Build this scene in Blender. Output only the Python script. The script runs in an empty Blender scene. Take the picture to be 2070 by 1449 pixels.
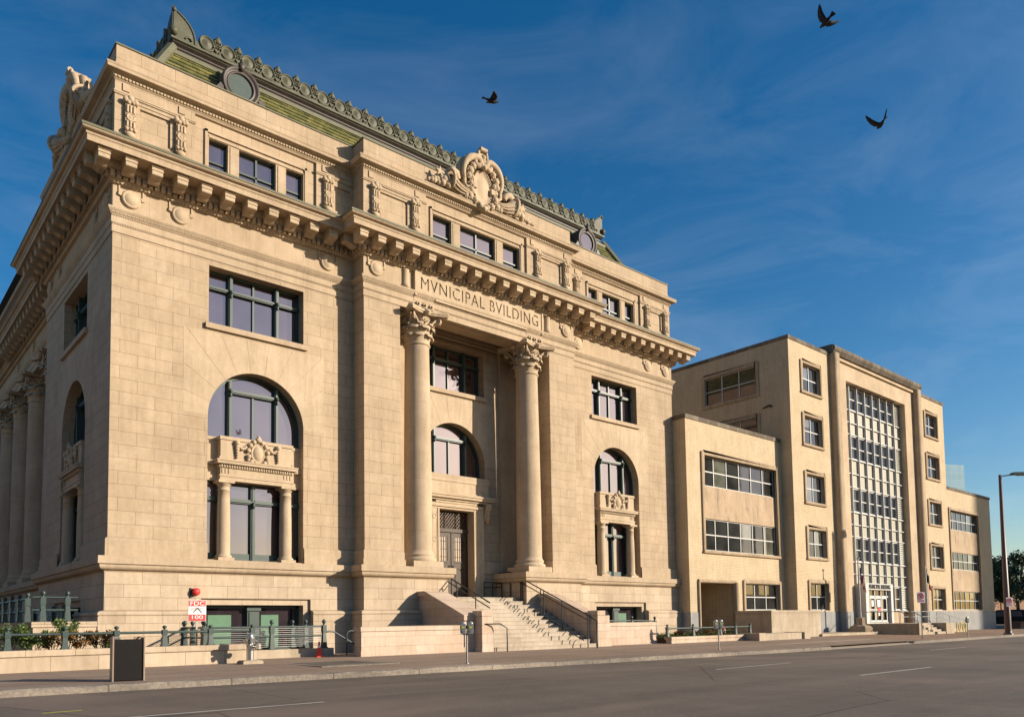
import bpy, bmesh, math, random
from mathutils import Vector, Matrix
D = bpy.data; SC = bpy.context.scene; COL = SC.collection
PI = math.pi; rad = math.radians; random.seed(7)

# ------------------------------------------------------------------ camera
cd = D.cameras.new('camera'); cam = D.objects.new('camera', cd); COL.objects.link(cam); SC.camera = cam
cd.sensor_fit = 'HORIZONTAL'; cd.sensor_width = 36.0; cd.lens = 1572.08 / 2070 * 36
cd.shift_x = (1035 - 1002.76) / 2070; cd.shift_y = (1160.69 - 724.5) / 2070
cd.clip_start = 0.1; cd.clip_end = 9000
yaw, pit, rol = 0.708772936, 0.0614258508, -0.0140654663
f0 = Vector((math.sin(yaw), math.cos(yaw), 0)); r0 = Vector((math.cos(yaw), -math.sin(yaw), 0)); u0 = Vector((0, 0, 1))
fw = f0 * math.cos(pit) + u0 * math.sin(pit); up = u0 * math.cos(pit) - f0 * math.sin(pit)
rt = r0 * math.cos(rol) + up * math.sin(rol); up = up * math.cos(rol) - r0 * math.sin(rol)
CX = -8.387
cam.matrix_world = Matrix(((rt.x, up.x, -fw.x, CX), (rt.y, up.y, -fw.y, 0), (rt.z, up.z, -fw.z, 1.5), (0, 0, 0, 1)))

# ------------------------------------------------------------------ light
SUN_AZ, SUN_EL = 41.0, 18.0            # azimuth from -Y towards +X
sd = Vector((math.sin(rad(SUN_AZ)) * math.cos(rad(SUN_EL)), -math.cos(rad(SUN_AZ)) * math.cos(rad(SUN_EL)), math.sin(rad(SUN_EL))))
sl = D.lights.new('sun', 'SUN'); sl.energy = 4.75; sl.angle = rad(0.5); sl.color = (1.0, 0.89, 0.73)
so = D.objects.new('sun', sl); COL.objects.link(so); so.rotation_euler = (-sd).to_track_quat('-Z', 'Y').to_euler()
so.location = sd * 300
w = D.worlds.new('World'); SC.world = w; w.use_nodes = True
nt = w.node_tree; nt.nodes.clear()
def N(t, typ, **k):
    n = t.nodes.new(typ)
    for a, b in k.items():
        if a in n.inputs: n.inputs[a].default_value = b
        else: setattr(n, a, b)
    return n
wo = N(nt, 'ShaderNodeOutputWorld'); bg = N(nt, 'ShaderNodeBackground'); bg.inputs[1].default_value = 0.086
sky = N(nt, 'ShaderNodeTexSky', sky_type='NISHITA', sun_disc=False, sun_elevation=rad(SUN_EL), sun_rotation=rad(180 - SUN_AZ),
        altitude=150.0, air_density=1.0, dust_density=0.9, ozone_density=2.2)
tc = N(nt, 'ShaderNodeTexCoord'); mp = N(nt, 'ShaderNodeMapping'); mp.inputs['Rotation'].default_value = (0.35, 0.25, 0.6); mp.inputs['Scale'].default_value = (1.3, 2.6, 6.5)
nz = N(nt, 'ShaderNodeTexNoise', Scale=1.7, Detail=8.0, Roughness=0.62, Distortion=0.9)
cr = N(nt, 'ShaderNodeValToRGB'); cr.color_ramp.elements[0].position = 0.44; cr.color_ramp.elements[1].position = 0.85
cr.color_ramp.elements[1].color = (0.15, 0.15, 0.15, 1)
hz = N(nt, 'ShaderNodeSeparateXYZ'); mr = N(nt, 'ShaderNodeMapRange'); mr.inputs[1].default_value = 0.75; mr.inputs[2].default_value = 0.12; mr.inputs[3].default_value = 0.25; mr.inputs[4].default_value = 1.0
ml = N(nt, 'ShaderNodeMath', operation='MULTIPLY'); mx = N(nt, 'ShaderNodeMix', data_type='RGBA'); mx.inputs[7].default_value = (7.5, 8.0, 8.6, 1)
hs = N(nt, 'ShaderNodeHueSaturation'); hs.inputs['Saturation'].default_value = 1.42; hs.inputs['Value'].default_value = 1.0
L = nt.links.new
L(tc.outputs['Generated'], mp.inputs[0]); L(mp.outputs[0], nz.inputs[0]); L(nz.outputs[0], cr.inputs[0])
L(tc.outputs['Generated'], hz.inputs[0]); L(hz.outputs[2], mr.inputs[0]); L(cr.outputs[0], ml.inputs[0]); L(mr.outputs[0], ml.inputs[1])
L(sky.outputs[0], hs.inputs['Color']); L(hs.outputs[0], mx.inputs[6]); L(ml.outputs[0], mx.inputs[0]); L(mx.outputs[2], bg.inputs[0]); L(bg.outputs[0], wo.inputs[0])
SC.view_settings.view_transform = 'Standard'; SC.view_settings.look = 'None'; SC.view_settings.gamma = 1.0; SC.view_settings.exposure = 0.62
SC.render.engine = 'CYCLES'; SC.cycles.max_bounces = 6; SC.cycles.diffuse_bounces = 2; SC.cycles.caustics_reflective = False; SC.cycles.caustics_refractive = False

# ------------------------------------------------------------------ mesh builder
class MB:
    def __init__(s, M=None): s.v = []; s.f = []; s.sm = []; s.M = M
    def add(s, vs, fs, smooth=False):
        o = len(s.v)
        if s.M is not None: vs = [tuple(s.M @ Vector(p)) for p in vs]
        s.v += [tuple(p) for p in vs]; s.f += [tuple(i + o for i in f) for f in fs]; s.sm += [smooth] * len(fs)
    def quad(s, a, b, c, d): s.add([a, b, c, d], [(0, 1, 2, 3)])
    def poly(s, pts): s.add(pts, [tuple(range(len(pts)))])
    def box(s, x0, x1, y0, y1, z0, z1):
        s.add([(x0,y0,z0),(x1,y0,z0),(x1,y1,z0),(x0,y1,z0),(x0,y0,z1),(x1,y0,z1),(x1,y1,z1),(x0,y1,z1)],
              [(0,3,2,1),(4,5,6,7),(0,1,5,4),(1,2,6,5),(2,3,7,6),(3,0,4,7)])
    def prism(s, pts, d0, d1, ax='y'):
        """extrude a closed 2D outline (a,b) along an axis: 'y' -> (a,d,b); 'z' -> (a,b,d); 'x' -> (d,a,b)"""
        P = {'y': lambda p, d: (p[0], d, p[1]), 'z': lambda p, d: (p[0], p[1], d), 'x': lambda p, d: (d, p[0], p[1])}[ax]
        n = len(pts); vs = [P(p, d0) for p in pts] + [P(p, d1) for p in pts]
        s.add(vs, [tuple(range(n))[::-1], tuple(range(n, 2 * n))] + [(i, (i + 1) % n, n + (i + 1) % n, n + i) for i in range(n)])
    def frustum(s, cx, cy, z0, z1, a0, b0, a1, b1):
        s.add([(cx-a0,cy-b0,z0),(cx+a0,cy-b0,z0),(cx+a0,cy+b0,z0),(cx-a0,cy+b0,z0),(cx-a1,cy-b1,z1),(cx+a1,cy-b1,z1),(cx+a1,cy+b1,z1),(cx-a1,cy+b1,z1)],
              [(0,3,2,1),(4,5,6,7),(0,1,5,4),(1,2,6,5),(2,3,7,6),(3,0,4,7)])
    def lathe(s, cx, cy, prof, n=24, smooth=True, a0=0.0, a1=2*PI, cap=True):
        full = abs(a1 - a0 - 2 * PI) < 1e-6; m = n if full else n + 1
        vs = []
        for r, z in prof:
            for i in range(m):
                a = a0 + (a1 - a0) * i / n; vs.append((cx + r * math.cos(a), cy + r * math.sin(a), z))
        fs = []
        for j in range(len(prof) - 1):
            for i in range(n):
                k = (i + 1) % m; fs.append((j*m+i, j*m+k, (j+1)*m+k, (j+1)*m+i))
        s.add(vs, fs, smooth)
        if full and cap:
            for j, fl in ((0, True), (len(prof) - 1, False)):
                if prof[j][0] > 1e-4:
                    r, z = prof[j]; ring = [(cx + r*math.cos(2*PI*i/n), cy + r*math.sin(2*PI*i/n), z) for i in range(n)]
                    s.poly(ring[::-1] if fl else ring)
    def tube(s, pts, r, n=8, caps=True, smooth=True):
        pts = [Vector(p) for p in pts]; rs = r if isinstance(r, (list, tuple)) else [r] * len(pts)
        vs = []; ref = None
        for i, p in enumerate(pts):
            t = (pts[min(i+1, len(pts)-1)] - pts[max(i-1, 0)]).normalized()
            if ref is None: ref = Vector((0, 0, 1)) if abs(t.z) < 0.9 else Vector((1, 0, 0))
            a = t.cross(ref).normalized(); b = a.cross(t).normalized(); ref = b
            for k in range(n):
                q = p + (a * math.cos(2*PI*k/n) + b * math.sin(2*PI*k/n)) * rs[i]; vs.append(tuple(q))
        fs = [(j*n+k, j*n+(k+1)%n, (j+1)*n+(k+1)%n, (j+1)*n+k) for j in range(len(pts)-1) for k in range(n)]
        s.add(vs, fs, smooth)
        if caps: s.poly(vs[:n][::-1] if s.M is None else [tuple(v) for v in vs[:n][::-1]]); s.poly(vs[-n:])
    def ball(s, c, r, n=8, m=6, sq=(1, 1, 1)):
        vs = []; fs = []
        for j in range(m + 1):
            t = PI * j / m
            for i in range(n):
                a = 2*PI*i/n; vs.append((c[0]+r*sq[0]*math.sin(t)*math.cos(a), c[1]+r*sq[1]*math.sin(t)*math.sin(a), c[2]+r*sq[2]*math.cos(t)))
        for j in range(m):
            for i in range(n): fs.append((j*n+i, j*n+(i+1)%n, (j+1)*n+(i+1)%n, (j+1)*n+i))
        s.add(vs, fs, True)
    def sweep(s, prof, path, closed=False, smooth=False, caps=False):
        """profile of (offset outwards, z) along a plan path; outside is to the right of travel"""
        n = len(path); ns = []
        for i in range(n if closed else n - 1):
            a, b = path[i], path[(i+1) % n]; dx, dy = b[0]-a[0], b[1]-a[1]; l = math.hypot(dx, dy); ns.append((dy/l, -dx/l))
        ms = []
        for i in range(n):
            if closed: n1, n2 = ns[i-1], ns[i]
            else: n1 = ns[max(i-1, 0)]; n2 = ns[min(i, n-2)]
            k = 1 + n1[0]*n2[0] + n1[1]*n2[1]; ms.append(((n1[0]+n2[0])/k, (n1[1]+n2[1])/k))
        m = len(prof)
        vs = [(p[0]+o*q[0], p[1]+o*q[1], z) for p, q in zip(path, ms) for o, z in prof]
        fs = [(i*m+j, ((i+1) % n)*m+j, ((i+1) % n)*m+j+1, i*m+j+1) for i in range(n if closed else n-1) for j in range(m-1)]
        s.add(vs, fs, smooth)
        if caps: s.poly(vs[:m]); s.poly(vs[-m:])
    def wall(s, p0, p1, z0, z1, ops=(), ends=False):
        """vertical wall face p0->p1 (outside right of travel); ops: dicts u0,u1,z0,z1,d[,arch][,back]"""
        dx, dy = p1[0]-p0[0], p1[1]-p0[1]; Lw = math.hypot(dx, dy); dx /= Lw; dy /= Lw
        P = lambda u, z, d=0.0: (p0[0]+dx*u-dy*d, p0[1]+dy*u+dx*d, z)
        br = {0.0, Lw}; tops = []
        for o in ops:
            br |= {o['u0'], o['u1']}
            if o.get('arch'):
                c = (o['u0']+o['u1'])/2; R = (o['u1']-o['u0'])/2
                for i in range(1, 28): br.add(c - R*math.cos(PI*i/28))
        br = sorted(b for b in br if -1e-6 <= b <= Lw+1e-6)
        def top(o, u):
            if not o.get('arch'): return o['z1']
            c = (o['u0']+o['u1'])/2; R = (o['u1']-o['u0'])/2
            return o['z1']-R+math.sqrt(max(0, R*R-(u-c)**2))
        for a, b in zip(br[:-1], br[1:]):
            if b - a < 1e-6: continue
            m = (a+b)/2; cov = sorted([o for o in ops if o['u0'] < m < o['u1']], key=lambda o: o['z0'])
            ca = cb = z0
            for o in cov:
                if o['z0'] > ca + 1e-6: s.quad(P(a, ca), P(b, cb), P(b, o['z0']), P(a, o['z0']))
                ca, cb = top(o, a), top(o, b)
            if z1 > min(ca, cb) + 1e-6: s.quad(P(a, ca), P(b, cb), P(b, z1), P(a, z1))
            for o in cov:
                d = o['d']; s.quad(P(a, top(o, a)), P(b, top(o, b)), P(b, top(o, b), d), P(a, top(o, a), d))
        for o in ops:
            d = o['d']; zt = lambda u: top(o, u)
            for u in (o['u0'], o['u1']): s.quad(P(u, o['z0']), P(u, o['z0'], d), P(u, zt(u), d), P(u, zt(u)))
            if o.get('sill', True): s.quad(P(o['u0'], o['z0']), P(o['u1'], o['z0']), P(o['u1'], o['z0'], d), P(o['u0'], o['z0'], d))
            if o.get('back'): s.quad(P(o['u0'], o['z0'], d), P(o['u1'], o['z0'], d), P(o['u1'], o['z1'], d), P(o['u0'], o['z1'], d))
    def build(s, name, mat, parent=None, bevel=0.0):
        me = D.meshes.new(name); me.from_pydata(s.v, [], s.f)
        me.polygons.foreach_set('use_smooth', s.sm); me.update()
        if bevel:
            bm = bmesh.new(); bm.from_mesh(me); bmesh.ops.remove_doubles(bm, verts=bm.verts, dist=1e-4)
            bm.normal_update()
            es = [e for e in bm.edges if len(e.link_faces) == 2 and e.calc_face_angle(0) > 0.6]
            bmesh.ops.bevel(bm, geom=es, offset=bevel, segments=2, profile=0.6, affect='EDGES', clamp_overlap=True)
            bm.to_mesh(me); bm.free()
        if isinstance(mat, (list, tuple)):
            for m in mat: me.materials.append(m)
        else: me.materials.append(mat)
        o = D.objects.new(name, me); COL.objects.link(o)
        if parent is not None:
            o.parent = parent
            if s.M is None or parent.get('_w'): pass
            o.matrix_parent_inverse = WORLD_INV.get(parent.name, Matrix())
        return o
WORLD_INV = {}
def root(name, loc, label, cat, group=None, kind=None, rz=0.0, local=False):
    """an Empty at the thing's base; parts are built in world coordinates unless local"""
    o = D.objects.new(name, None); COL.objects.link(o); o.location = loc; o.rotation_euler = (0, 0, rz); o.empty_display_size = 0.2
    tag(o, label, cat, group, kind)
    if not local: WORLD_INV[o.name] = (Matrix.Translation(Vector(loc)) @ Matrix.Rotation(rz, 4, 'Z')).inverted()
    return o
def tag(o, label=None, cat=None, group=None, kind=None):
    if label: o['label'] = label
    if cat: o['category'] = cat
    if group: o['group'] = group
    if kind: o['kind'] = kind
    return o
def copy_tree(o, parent=None):
    c = o.copy(); COL.objects.link(c)
    if parent is not None: c.parent = parent
    for ch in list(o.children): copy_tree(ch, c)
    return c

# ------------------------------------------------------------------ materials
def newmat(name, rough=0.85, spec=0.3):
    m = D.materials.new(name); m.use_nodes = True; t = m.node_tree; b = t.nodes['Principled BSDF']
    b.inputs['Roughness'].default_value = rough; b.inputs['Specular IOR Level'].default_value = spec
    return m, t, b
def ramp(t, src, stops):
    r = N(t, 'ShaderNodeValToRGB'); e = r.color_ramp.elements
    e[0].position, e[0].color = stops[0][0], (*stops[0][1], 1); e[1].position, e[1].color = stops[-1][0], (*stops[-1][1], 1)
    for p, c in stops[1:-1]: x = e.new(p); x.color = (*c, 1)
    t.links.new(src, r.inputs[0]); return r.outputs[0]
def noise(t, vec, scale, detail=5, rough=0.6, dist=0.0):
    n = N(t, 'ShaderNodeTexNoise', Scale=scale, Detail=detail, Roughness=rough, Distortion=dist); t.links.new(vec, n.inputs[0]); return n.outputs[0]
def mixc(t, fac, a, b, mode='MIX'):
    m = N(t, 'ShaderNodeMix', data_type='RGBA', blend_type=mode)
    for i, x in ((0, fac), (6, a), (7, b)):
        if isinstance(x, (int, float)): m.inputs[i].default_value = x
        elif isinstance(x, tuple): m.inputs[i].default_value = (*x, 1)
        else: t.links.new(x, m.inputs[i])
    return m.outputs[2]
def bump(t, b, h, strength, dist=0.02):
    n = N(t, 'ShaderNodeBump', Strength=strength, Distance=dist); t.links.new(h, n.inputs['Height']); t.links.new(n.outputs[0], b.inputs['Normal'])
def wallvec(t, zoff=0.0, uoff=0.0):
    g = N(t, 'ShaderNodeNewGeometry'); p = N(t, 'ShaderNodeSeparateXYZ'); n = N(t, 'ShaderNodeSeparateXYZ')
    t.links.new(g.outputs['Position'], p.inputs[0]); t.links.new(g.outputs['True Normal'], n.inputs[0])
    a = N(t, 'ShaderNodeMath', operation='ABSOLUTE'); t.links.new(n.outputs[0], a.inputs[0])
    c = N(t, 'ShaderNodeMath', operation='GREATER_THAN'); t.links.new(a.outputs[0], c.inputs[0]); c.inputs[1].default_value = 0.7
    m = N(t, 'ShaderNodeMix', data_type='FLOAT'); t.links.new(c.outputs[0], m.inputs[0]); t.links.new(p.outputs[0], m.inputs[2]); t.links.new(p.outputs[1], m.inputs[3])
    v = N(t, 'ShaderNodeCombineXYZ'); z = N(t, 'ShaderNodeMath', operation='ADD'); z.inputs[1].default_value = zoff; t.links.new(p.outputs[2], z.inputs[0])
    u = N(t, 'ShaderNodeMath', operation='ADD'); u.inputs[1].default_value = uoff; t.links.new(m.outputs[0], u.inputs[0])
    t.links.new(u.outputs[0], v.inputs[0]); t.links.new(z.outputs[0], v.inputs[1])
    return v.outputs[0], g.outputs['Position']
def blockmat(name, c1, c2, mortar, w, h, mw, zoff=0, uoff=0, bstr=0.35, stain=(0.82, 1.08), offset=0.5, rough=0.88, freq=2, grime=0.0):
    m, t, b = newmat(name, rough, 0.2)
    vec, pos = wallvec(t, zoff, uoff)
    br = N(t, 'ShaderNodeTexBrick', offset=offset, offset_frequency=freq, squash=1.0)
    br.inputs['Color1'].default_value = (*c1, 1); br.inputs['Color2'].default_value = (*c2, 1); br.inputs['Mortar'].default_value = (*mortar, 1)
    br.inputs['Scale'].default_value = 1.0; br.inputs['Mortar Size'].default_value = mw; br.inputs['Mortar Smooth'].default_value = 0.15
    br.inputs['Bias'].default_value = 0.0; br.inputs['Brick Width'].default_value = w; br.inputs['Row Height'].default_value = h
    t.links.new(vec, br.inputs[0])
    n1 = noise(t, pos, 0.55, 6, 0.65); n2 = noise(t, pos, 6.0, 5, 0.7)
    mp2 = N(t, 'ShaderNodeMapping'); mp2.inputs['Scale'].default_value = (5.0, 5.0, 0.5); t.links.new(pos, mp2.inputs[0])
    n3 = noise(t, mp2.outputs[0], 1.0, 5, 0.65)
    lo, hi = stain
    pale = ramp(t, noise(t, pos, 0.38, 7, 0.72, 0.8), [(0.56, (0, 0, 0)), (0.74, (0.34, 0.34, 0.34))])
    s1 = ramp(t, n1, [(0.3, (lo, lo*0.985, lo*0.96)), (0.7, (hi, hi, hi))])
    s2 = ramp(t, n2, [(0.3, (0.93, 0.93, 0.925)), (0.7, (1.05, 1.05, 1.05))])
    s3 = ramp(t, n3, [(0.32, (0.90, 0.89, 0.87)), (0.6, (1.03, 1.03, 1.03))])
    c = mixc(t, 1.0, br.outputs[0], s1, 'MULTIPLY'); c = mixc(t, 1.0, c, s2, 'MULTIPLY'); c = mixc(t, 1.0, c, s3, 'MULTIPLY')
    if not grime: c = mixc(t, pale, c, (0.60, 0.50, 0.385))
    if grime:
        mp3 = N(t, 'ShaderNodeMapping'); mp3.inputs['Scale'].default_value = (1.6, 1.6, 0.35); t.links.new(pos, mp3.inputs[0])
        n4 = noise(t, mp3.outputs[0], 1.0, 6, 0.75, 0.5); g = ramp(t, n4, [(0.52, (0, 0, 0)), (0.72, (grime, grime, grime))])
        c = mixc(t, g, c, (0.10, 0.085, 0.065))
    t.links.new(c, b.inputs['Base Color'])
    h1 = N(t, 'ShaderNodeMath', operation='MULTIPLY_ADD'); h1.inputs[1].default_value = -1.0
    t.links.new(br.outputs['Fac'], h1.inputs[0]); t.links.new(noise(t, pos, 25, 4, 0.7), h1.inputs[2]); 
    bump(t, b, h1.outputs[0], bstr, 0.012)
    return m
def plain(name, col, rough=0.6, spec=0.4, var=0.12, scale=3.0, metal=0.0, bs=0.0):
    m, t, b = newmat(name, rough, spec); b.inputs['Metallic'].default_value = metal
    tc = N(t, 'ShaderNodeTexCoord'); n = noise(t, tc.outputs['Object'], scale, 6, 0.65)
    c = ramp(t, n, [(0.25, tuple(x*(1-var) for x in col)), (0.75, tuple(min(1, x*(1+var)) for x in col))]); t.links.new(c, b.inputs['Base Color'])
    if bs: bump(t, b, noise(t, tc.outputs['Object'], scale*8, 4, 0.7), bs, 0.01)
    return m
ST1, ST2, STM = (0.465, 0.352, 0.242), (0.435, 0.327, 0.222), (0.20, 0.145, 0.095)
M = {}
M['ashlar'] = blockmat('ashlar limestone', ST1, ST2, STM, 1.40, 0.545, 0.008, zoff=-5.15 % 0.545, uoff=0.35)
M['stone'] = blockmat('limestone trim', ST1, (0.46, 0.35, 0.24), (0.30, 0.225, 0.15), 1.42, 60.0, 0.006, zoff=20, offset=0.0, bstr=0.2)
M['base'] = blockmat('base limestone', (0.55, 0.43, 0.31), (0.47, 0.365, 0.26), STM, 1.42, 0.53, 0.008, zoff=-2.19 % 0.53, uoff=0.1)
M['carved'] = blockmat('carved limestone', (0.50, 0.385, 0.265), (0.47, 0.36, 0.25), (0.46, 0.35, 0.25), 9, 60.0, 0.001, zoff=20, offset=0.0, bstr=0.25)
M['pink'] = blockmat('low wall stone', (0.60, 0.47, 0.37), (0.52, 0.385, 0.285), (0.30, 0.22, 0.17), 1.05, 0.42, 0.007, zoff=0.3, stain=(0.85, 1.06))
M['brick'] = blockmat('cream brick', (0.58, 0.455, 0.305), (0.54, 0.42, 0.275), (0.43, 0.33, 0.215), 0.36, 0.115, 0.014, bstr=0.5, stain=(0.9, 1.05))
M['surround'] = blockmat('cast stone surround', (0.44, 0.33, 0.22), (0.40, 0.30, 0.20), (0.25, 0.19, 0.13), 1.5, 90, 0.006, zoff=40, offset=0, grime=0.55)
M['caststone'] = blockmat('cast stone', (0.52, 0.395, 0.27), (0.48, 0.365, 0.25), (0.33, 0.25, 0.17), 2.2, 3.1, 0.008, offset=0.0)
M['stained'] = blockmat('stained cast stone', (0.47, 0.345, 0.235), (0.45, 0.335, 0.225), (0.33, 0.25, 0.17), 8.2, 9.1, 0.004, offset=0.0, grime=0.75)
M['coping'] = blockmat('weathered coping', (0.20, 0.165, 0.125), (0.13, 0.105, 0.08), (0.30, 0.25, 0.19), 1.3, 90, 0.03, zoff=40, offset=0, stain=(0.6, 1.25), grime=0.6)
M['granite'] = blockmat('grey granite', (0.30, 0.295, 0.285), (0.25, 0.245, 0.24), (0.15, 0.145, 0.14), 1.75, 5.0, 0.008, zoff=2, offset=0, rough=0.55)
M['concrete'] = blockmat('board marked concrete', (0.47, 0.38, 0.28), (0.43, 0.345, 0.25), (0.30, 0.24, 0.17), 2.1, 0.9, 0.006, offset=0.0, grime=0.35)
M['steps'] = blockmat('worn stair stone', (0.50, 0.42, 0.33), (0.42, 0.345, 0.265), (0.28, 0.22, 0.17), 1.9, 9.0, 0.006, zoff=3)
M['dormer'] = plain('grey green dormer glass', (0.085, 0.105, 0.09), 0.25, 0.5, 0.1)
M['frame'] = plain('dark green window paint', (0.028, 0.052, 0.040), 0.45, 0.5, 0.15)
M['rail'] = plain('green railing paint', (0.040, 0.062, 0.055), 0.38, 0.5, 0.15, 6)
M['black'] = plain('black steel', (0.012, 0.013, 0.012), 0.4, 0.5)
M['white'] = plain('white window paint', (0.52, 0.50, 0.47), 0.5, 0.4, 0.08)
M['panel'] = plain('beige spandrel panel', (0.34, 0.31, 0.24), 0.55, 0.4, 0.1, 0.8)
M['louver'] = plain('pale louvre', (0.62, 0.59, 0.50), 0.5)
M['copper'] = plain('patinated copper', (0.080, 0.078, 0.046), 0.6, 0.4, 0.45, 2.2, bs=0.2)
M['copperdark'] = plain('dark copper', (0.060, 0.045, 0.038), 0.5, 0.4, 0.35, 2.0)
M['greencap'] = plain('green painted coping', (0.135, 0.130, 0.080), 0.6, 0.3, 0.2, 1.5)
M['wood'] = plain('weathered oak door', (0.075, 0.05, 0.033), 0.55, 0.3, 0.35, 5)
M['steel'] = plain('stainless steel', (0.55, 0.54, 0.52), 0.28, 0.5, 0.1, 4, metal=0.9)
M['galv'] = plain('galvanised post', (0.35, 0.34, 0.32), 0.4, 0.5, 0.15, 8, metal=0.6)
M['meter'] = plain('grey meter housing', (0.23, 0.23, 0.22), 0.4, 0.5, 0.2, 10)
M['yellow'] = plain('yellow sticker', (0.55, 0.60, 0.06), 0.5)
M['red'] = plain('red sign paint', (0.62, 0.035, 0.03), 0.5)
M['signwhite'] = plain('white sign paint', (0.75, 0.73, 0.70), 0.5, var=0.04)
M['orange'] = plain('red orange cone plastic', (0.75, 0.05, 0.02), 0.5)
M['bin'] = plain('dark brown bin panel', (0.012, 0.010, 0.009), 0.5, 0.2, 0.2, 5)
M['binside'] = plain('tan bin side', (0.30, 0.22, 0.16), 0.5, 0.4)
M['bronze'] = plain('brown lamp pole paint', (0.12, 0.066, 0.052), 0.45, 0.4)
M['navy'] = plain('navy cloth', (0.012, 0.016, 0.05), 0.8, 0.2)
M['clothred'] = plain('red cloth', (0.50, 0.02, 0.025), 0.8, 0.2)
M['clothwhite'] = plain('white cloth', (0.72, 0.68, 0.64), 0.8, 0.2, 0.05)
M['bark'] = plain('bark', (0.055, 0.042, 0.032), 0.9, 0.1, 0.3, 8)
M['bird'] = plain('dark feathers', (0.03, 0.03, 0.034), 0.8, 0.2, 0.3, 20)
M['carpaint'] = plain('black car paint', (0.012, 0.013, 0.014), 0.15, 0.6)
M['tail'] = plain('red tail lamp', (0.45, 0.02, 0.015), 0.2, 0.6)
M['tyre'] = plain('tyre rubber', (0.012, 0.012, 0.012), 0.85, 0.2)
M['farbrick'] = blockmat('far red brick', (0.26, 0.14, 0.085), (0.22, 0.115, 0.07), (0.24, 0.18, 0.13), 0.5, 0.16, 0.02)
M['tan'] = blockmat('tan masonry across the street', (0.34, 0.26, 0.19), (0.30, 0.23, 0.165), (0.2, 0.15, 0.11), 1.2, 0.5, 0.01)
M['dark'] = plain('dark interior', (0.010, 0.010, 0.011), 0.9, 0.1)
M['letter'] = plain('dark bronze letters', (0.05, 0.04, 0.03), 0.5)
M['blind'] = plain('window blind', (0.20, 0.20, 0.16), 0.7, 0.3, 0.1)
M['greenboard'] = plain('green panel behind glass', (0.10, 0.20, 0.12), 0.6, 0.3, 0.12)
def glassmat(name, col, spec=1.0, rough=0.03, wave=0.04, coat=0.6, ior=2.0):
    m, t, b = newmat(name, rough, spec); b.inputs['Base Color'].default_value = (*col, 1)
    b.inputs['Coat Weight'].default_value = coat; b.inputs['Coat Roughness'].default_value = 0.02; b.inputs['IOR'].default_value = ior
    b.inputs['Specular Tint'].default_value = (1.0, 0.86, 0.93, 1)
    g = N(t, 'ShaderNodeNewGeometry'); bump(t, b, noise(t, g.outputs['Position'], 0.9, 2, 0.5), wave, 0.03)
    n = noise(t, g.outputs['Position'], 0.45, 3, 0.5); c = ramp(t, n, [(0.35, tuple(x*0.5 for x in col)), (0.65, tuple(x*1.5 for x in col))]); t.links.new(c, b.inputs['Base Color'])
    return m
M['glass'] = glassmat('tinted window glass', (0.040, 0.030, 0.034))
M['glass2'] = glassmat('annex window glass', (0.028, 0.028, 0.026), coat=0.0, ior=1.5)
M['carglass'] = glassmat('car glass', (0.05, 0.06, 0.065))
def roofmat():
    m, t, b = newmat('glazed roof tiles', 0.5, 0.4); vec, pos = wallvec(t)
    br = N(t, 'ShaderNodeTexBrick', offset=0.5); br.inputs['Color1'].default_value = (0.115, 0.115, 0.045, 1); br.inputs['Color2'].default_value = (0.23, 0.205, 0.075, 1); br.inputs['Mortar'].default_value = (0.05, 0.05, 0.025, 1)
    br.inputs['Scale'].default_value = 1.0; br.inputs['Mortar Size'].default_value = 0.01; br.inputs['Brick Width'].default_value = 0.32; br.inputs['Row Height'].default_value = 0.275
    t.links.new(vec, br.inputs[0]); s = ramp(t, noise(t, pos, 1.4, 5, 0.7), [(0.3, (0.6, 0.68, 0.6)), (0.7, (1.25, 1.2, 1.05))])
    t.links.new(mixc(t, 1.0, br.outputs[0], s, 'MULTIPLY'), b.inputs['Base Color']); return m
M['tile'] = roofmat()
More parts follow.
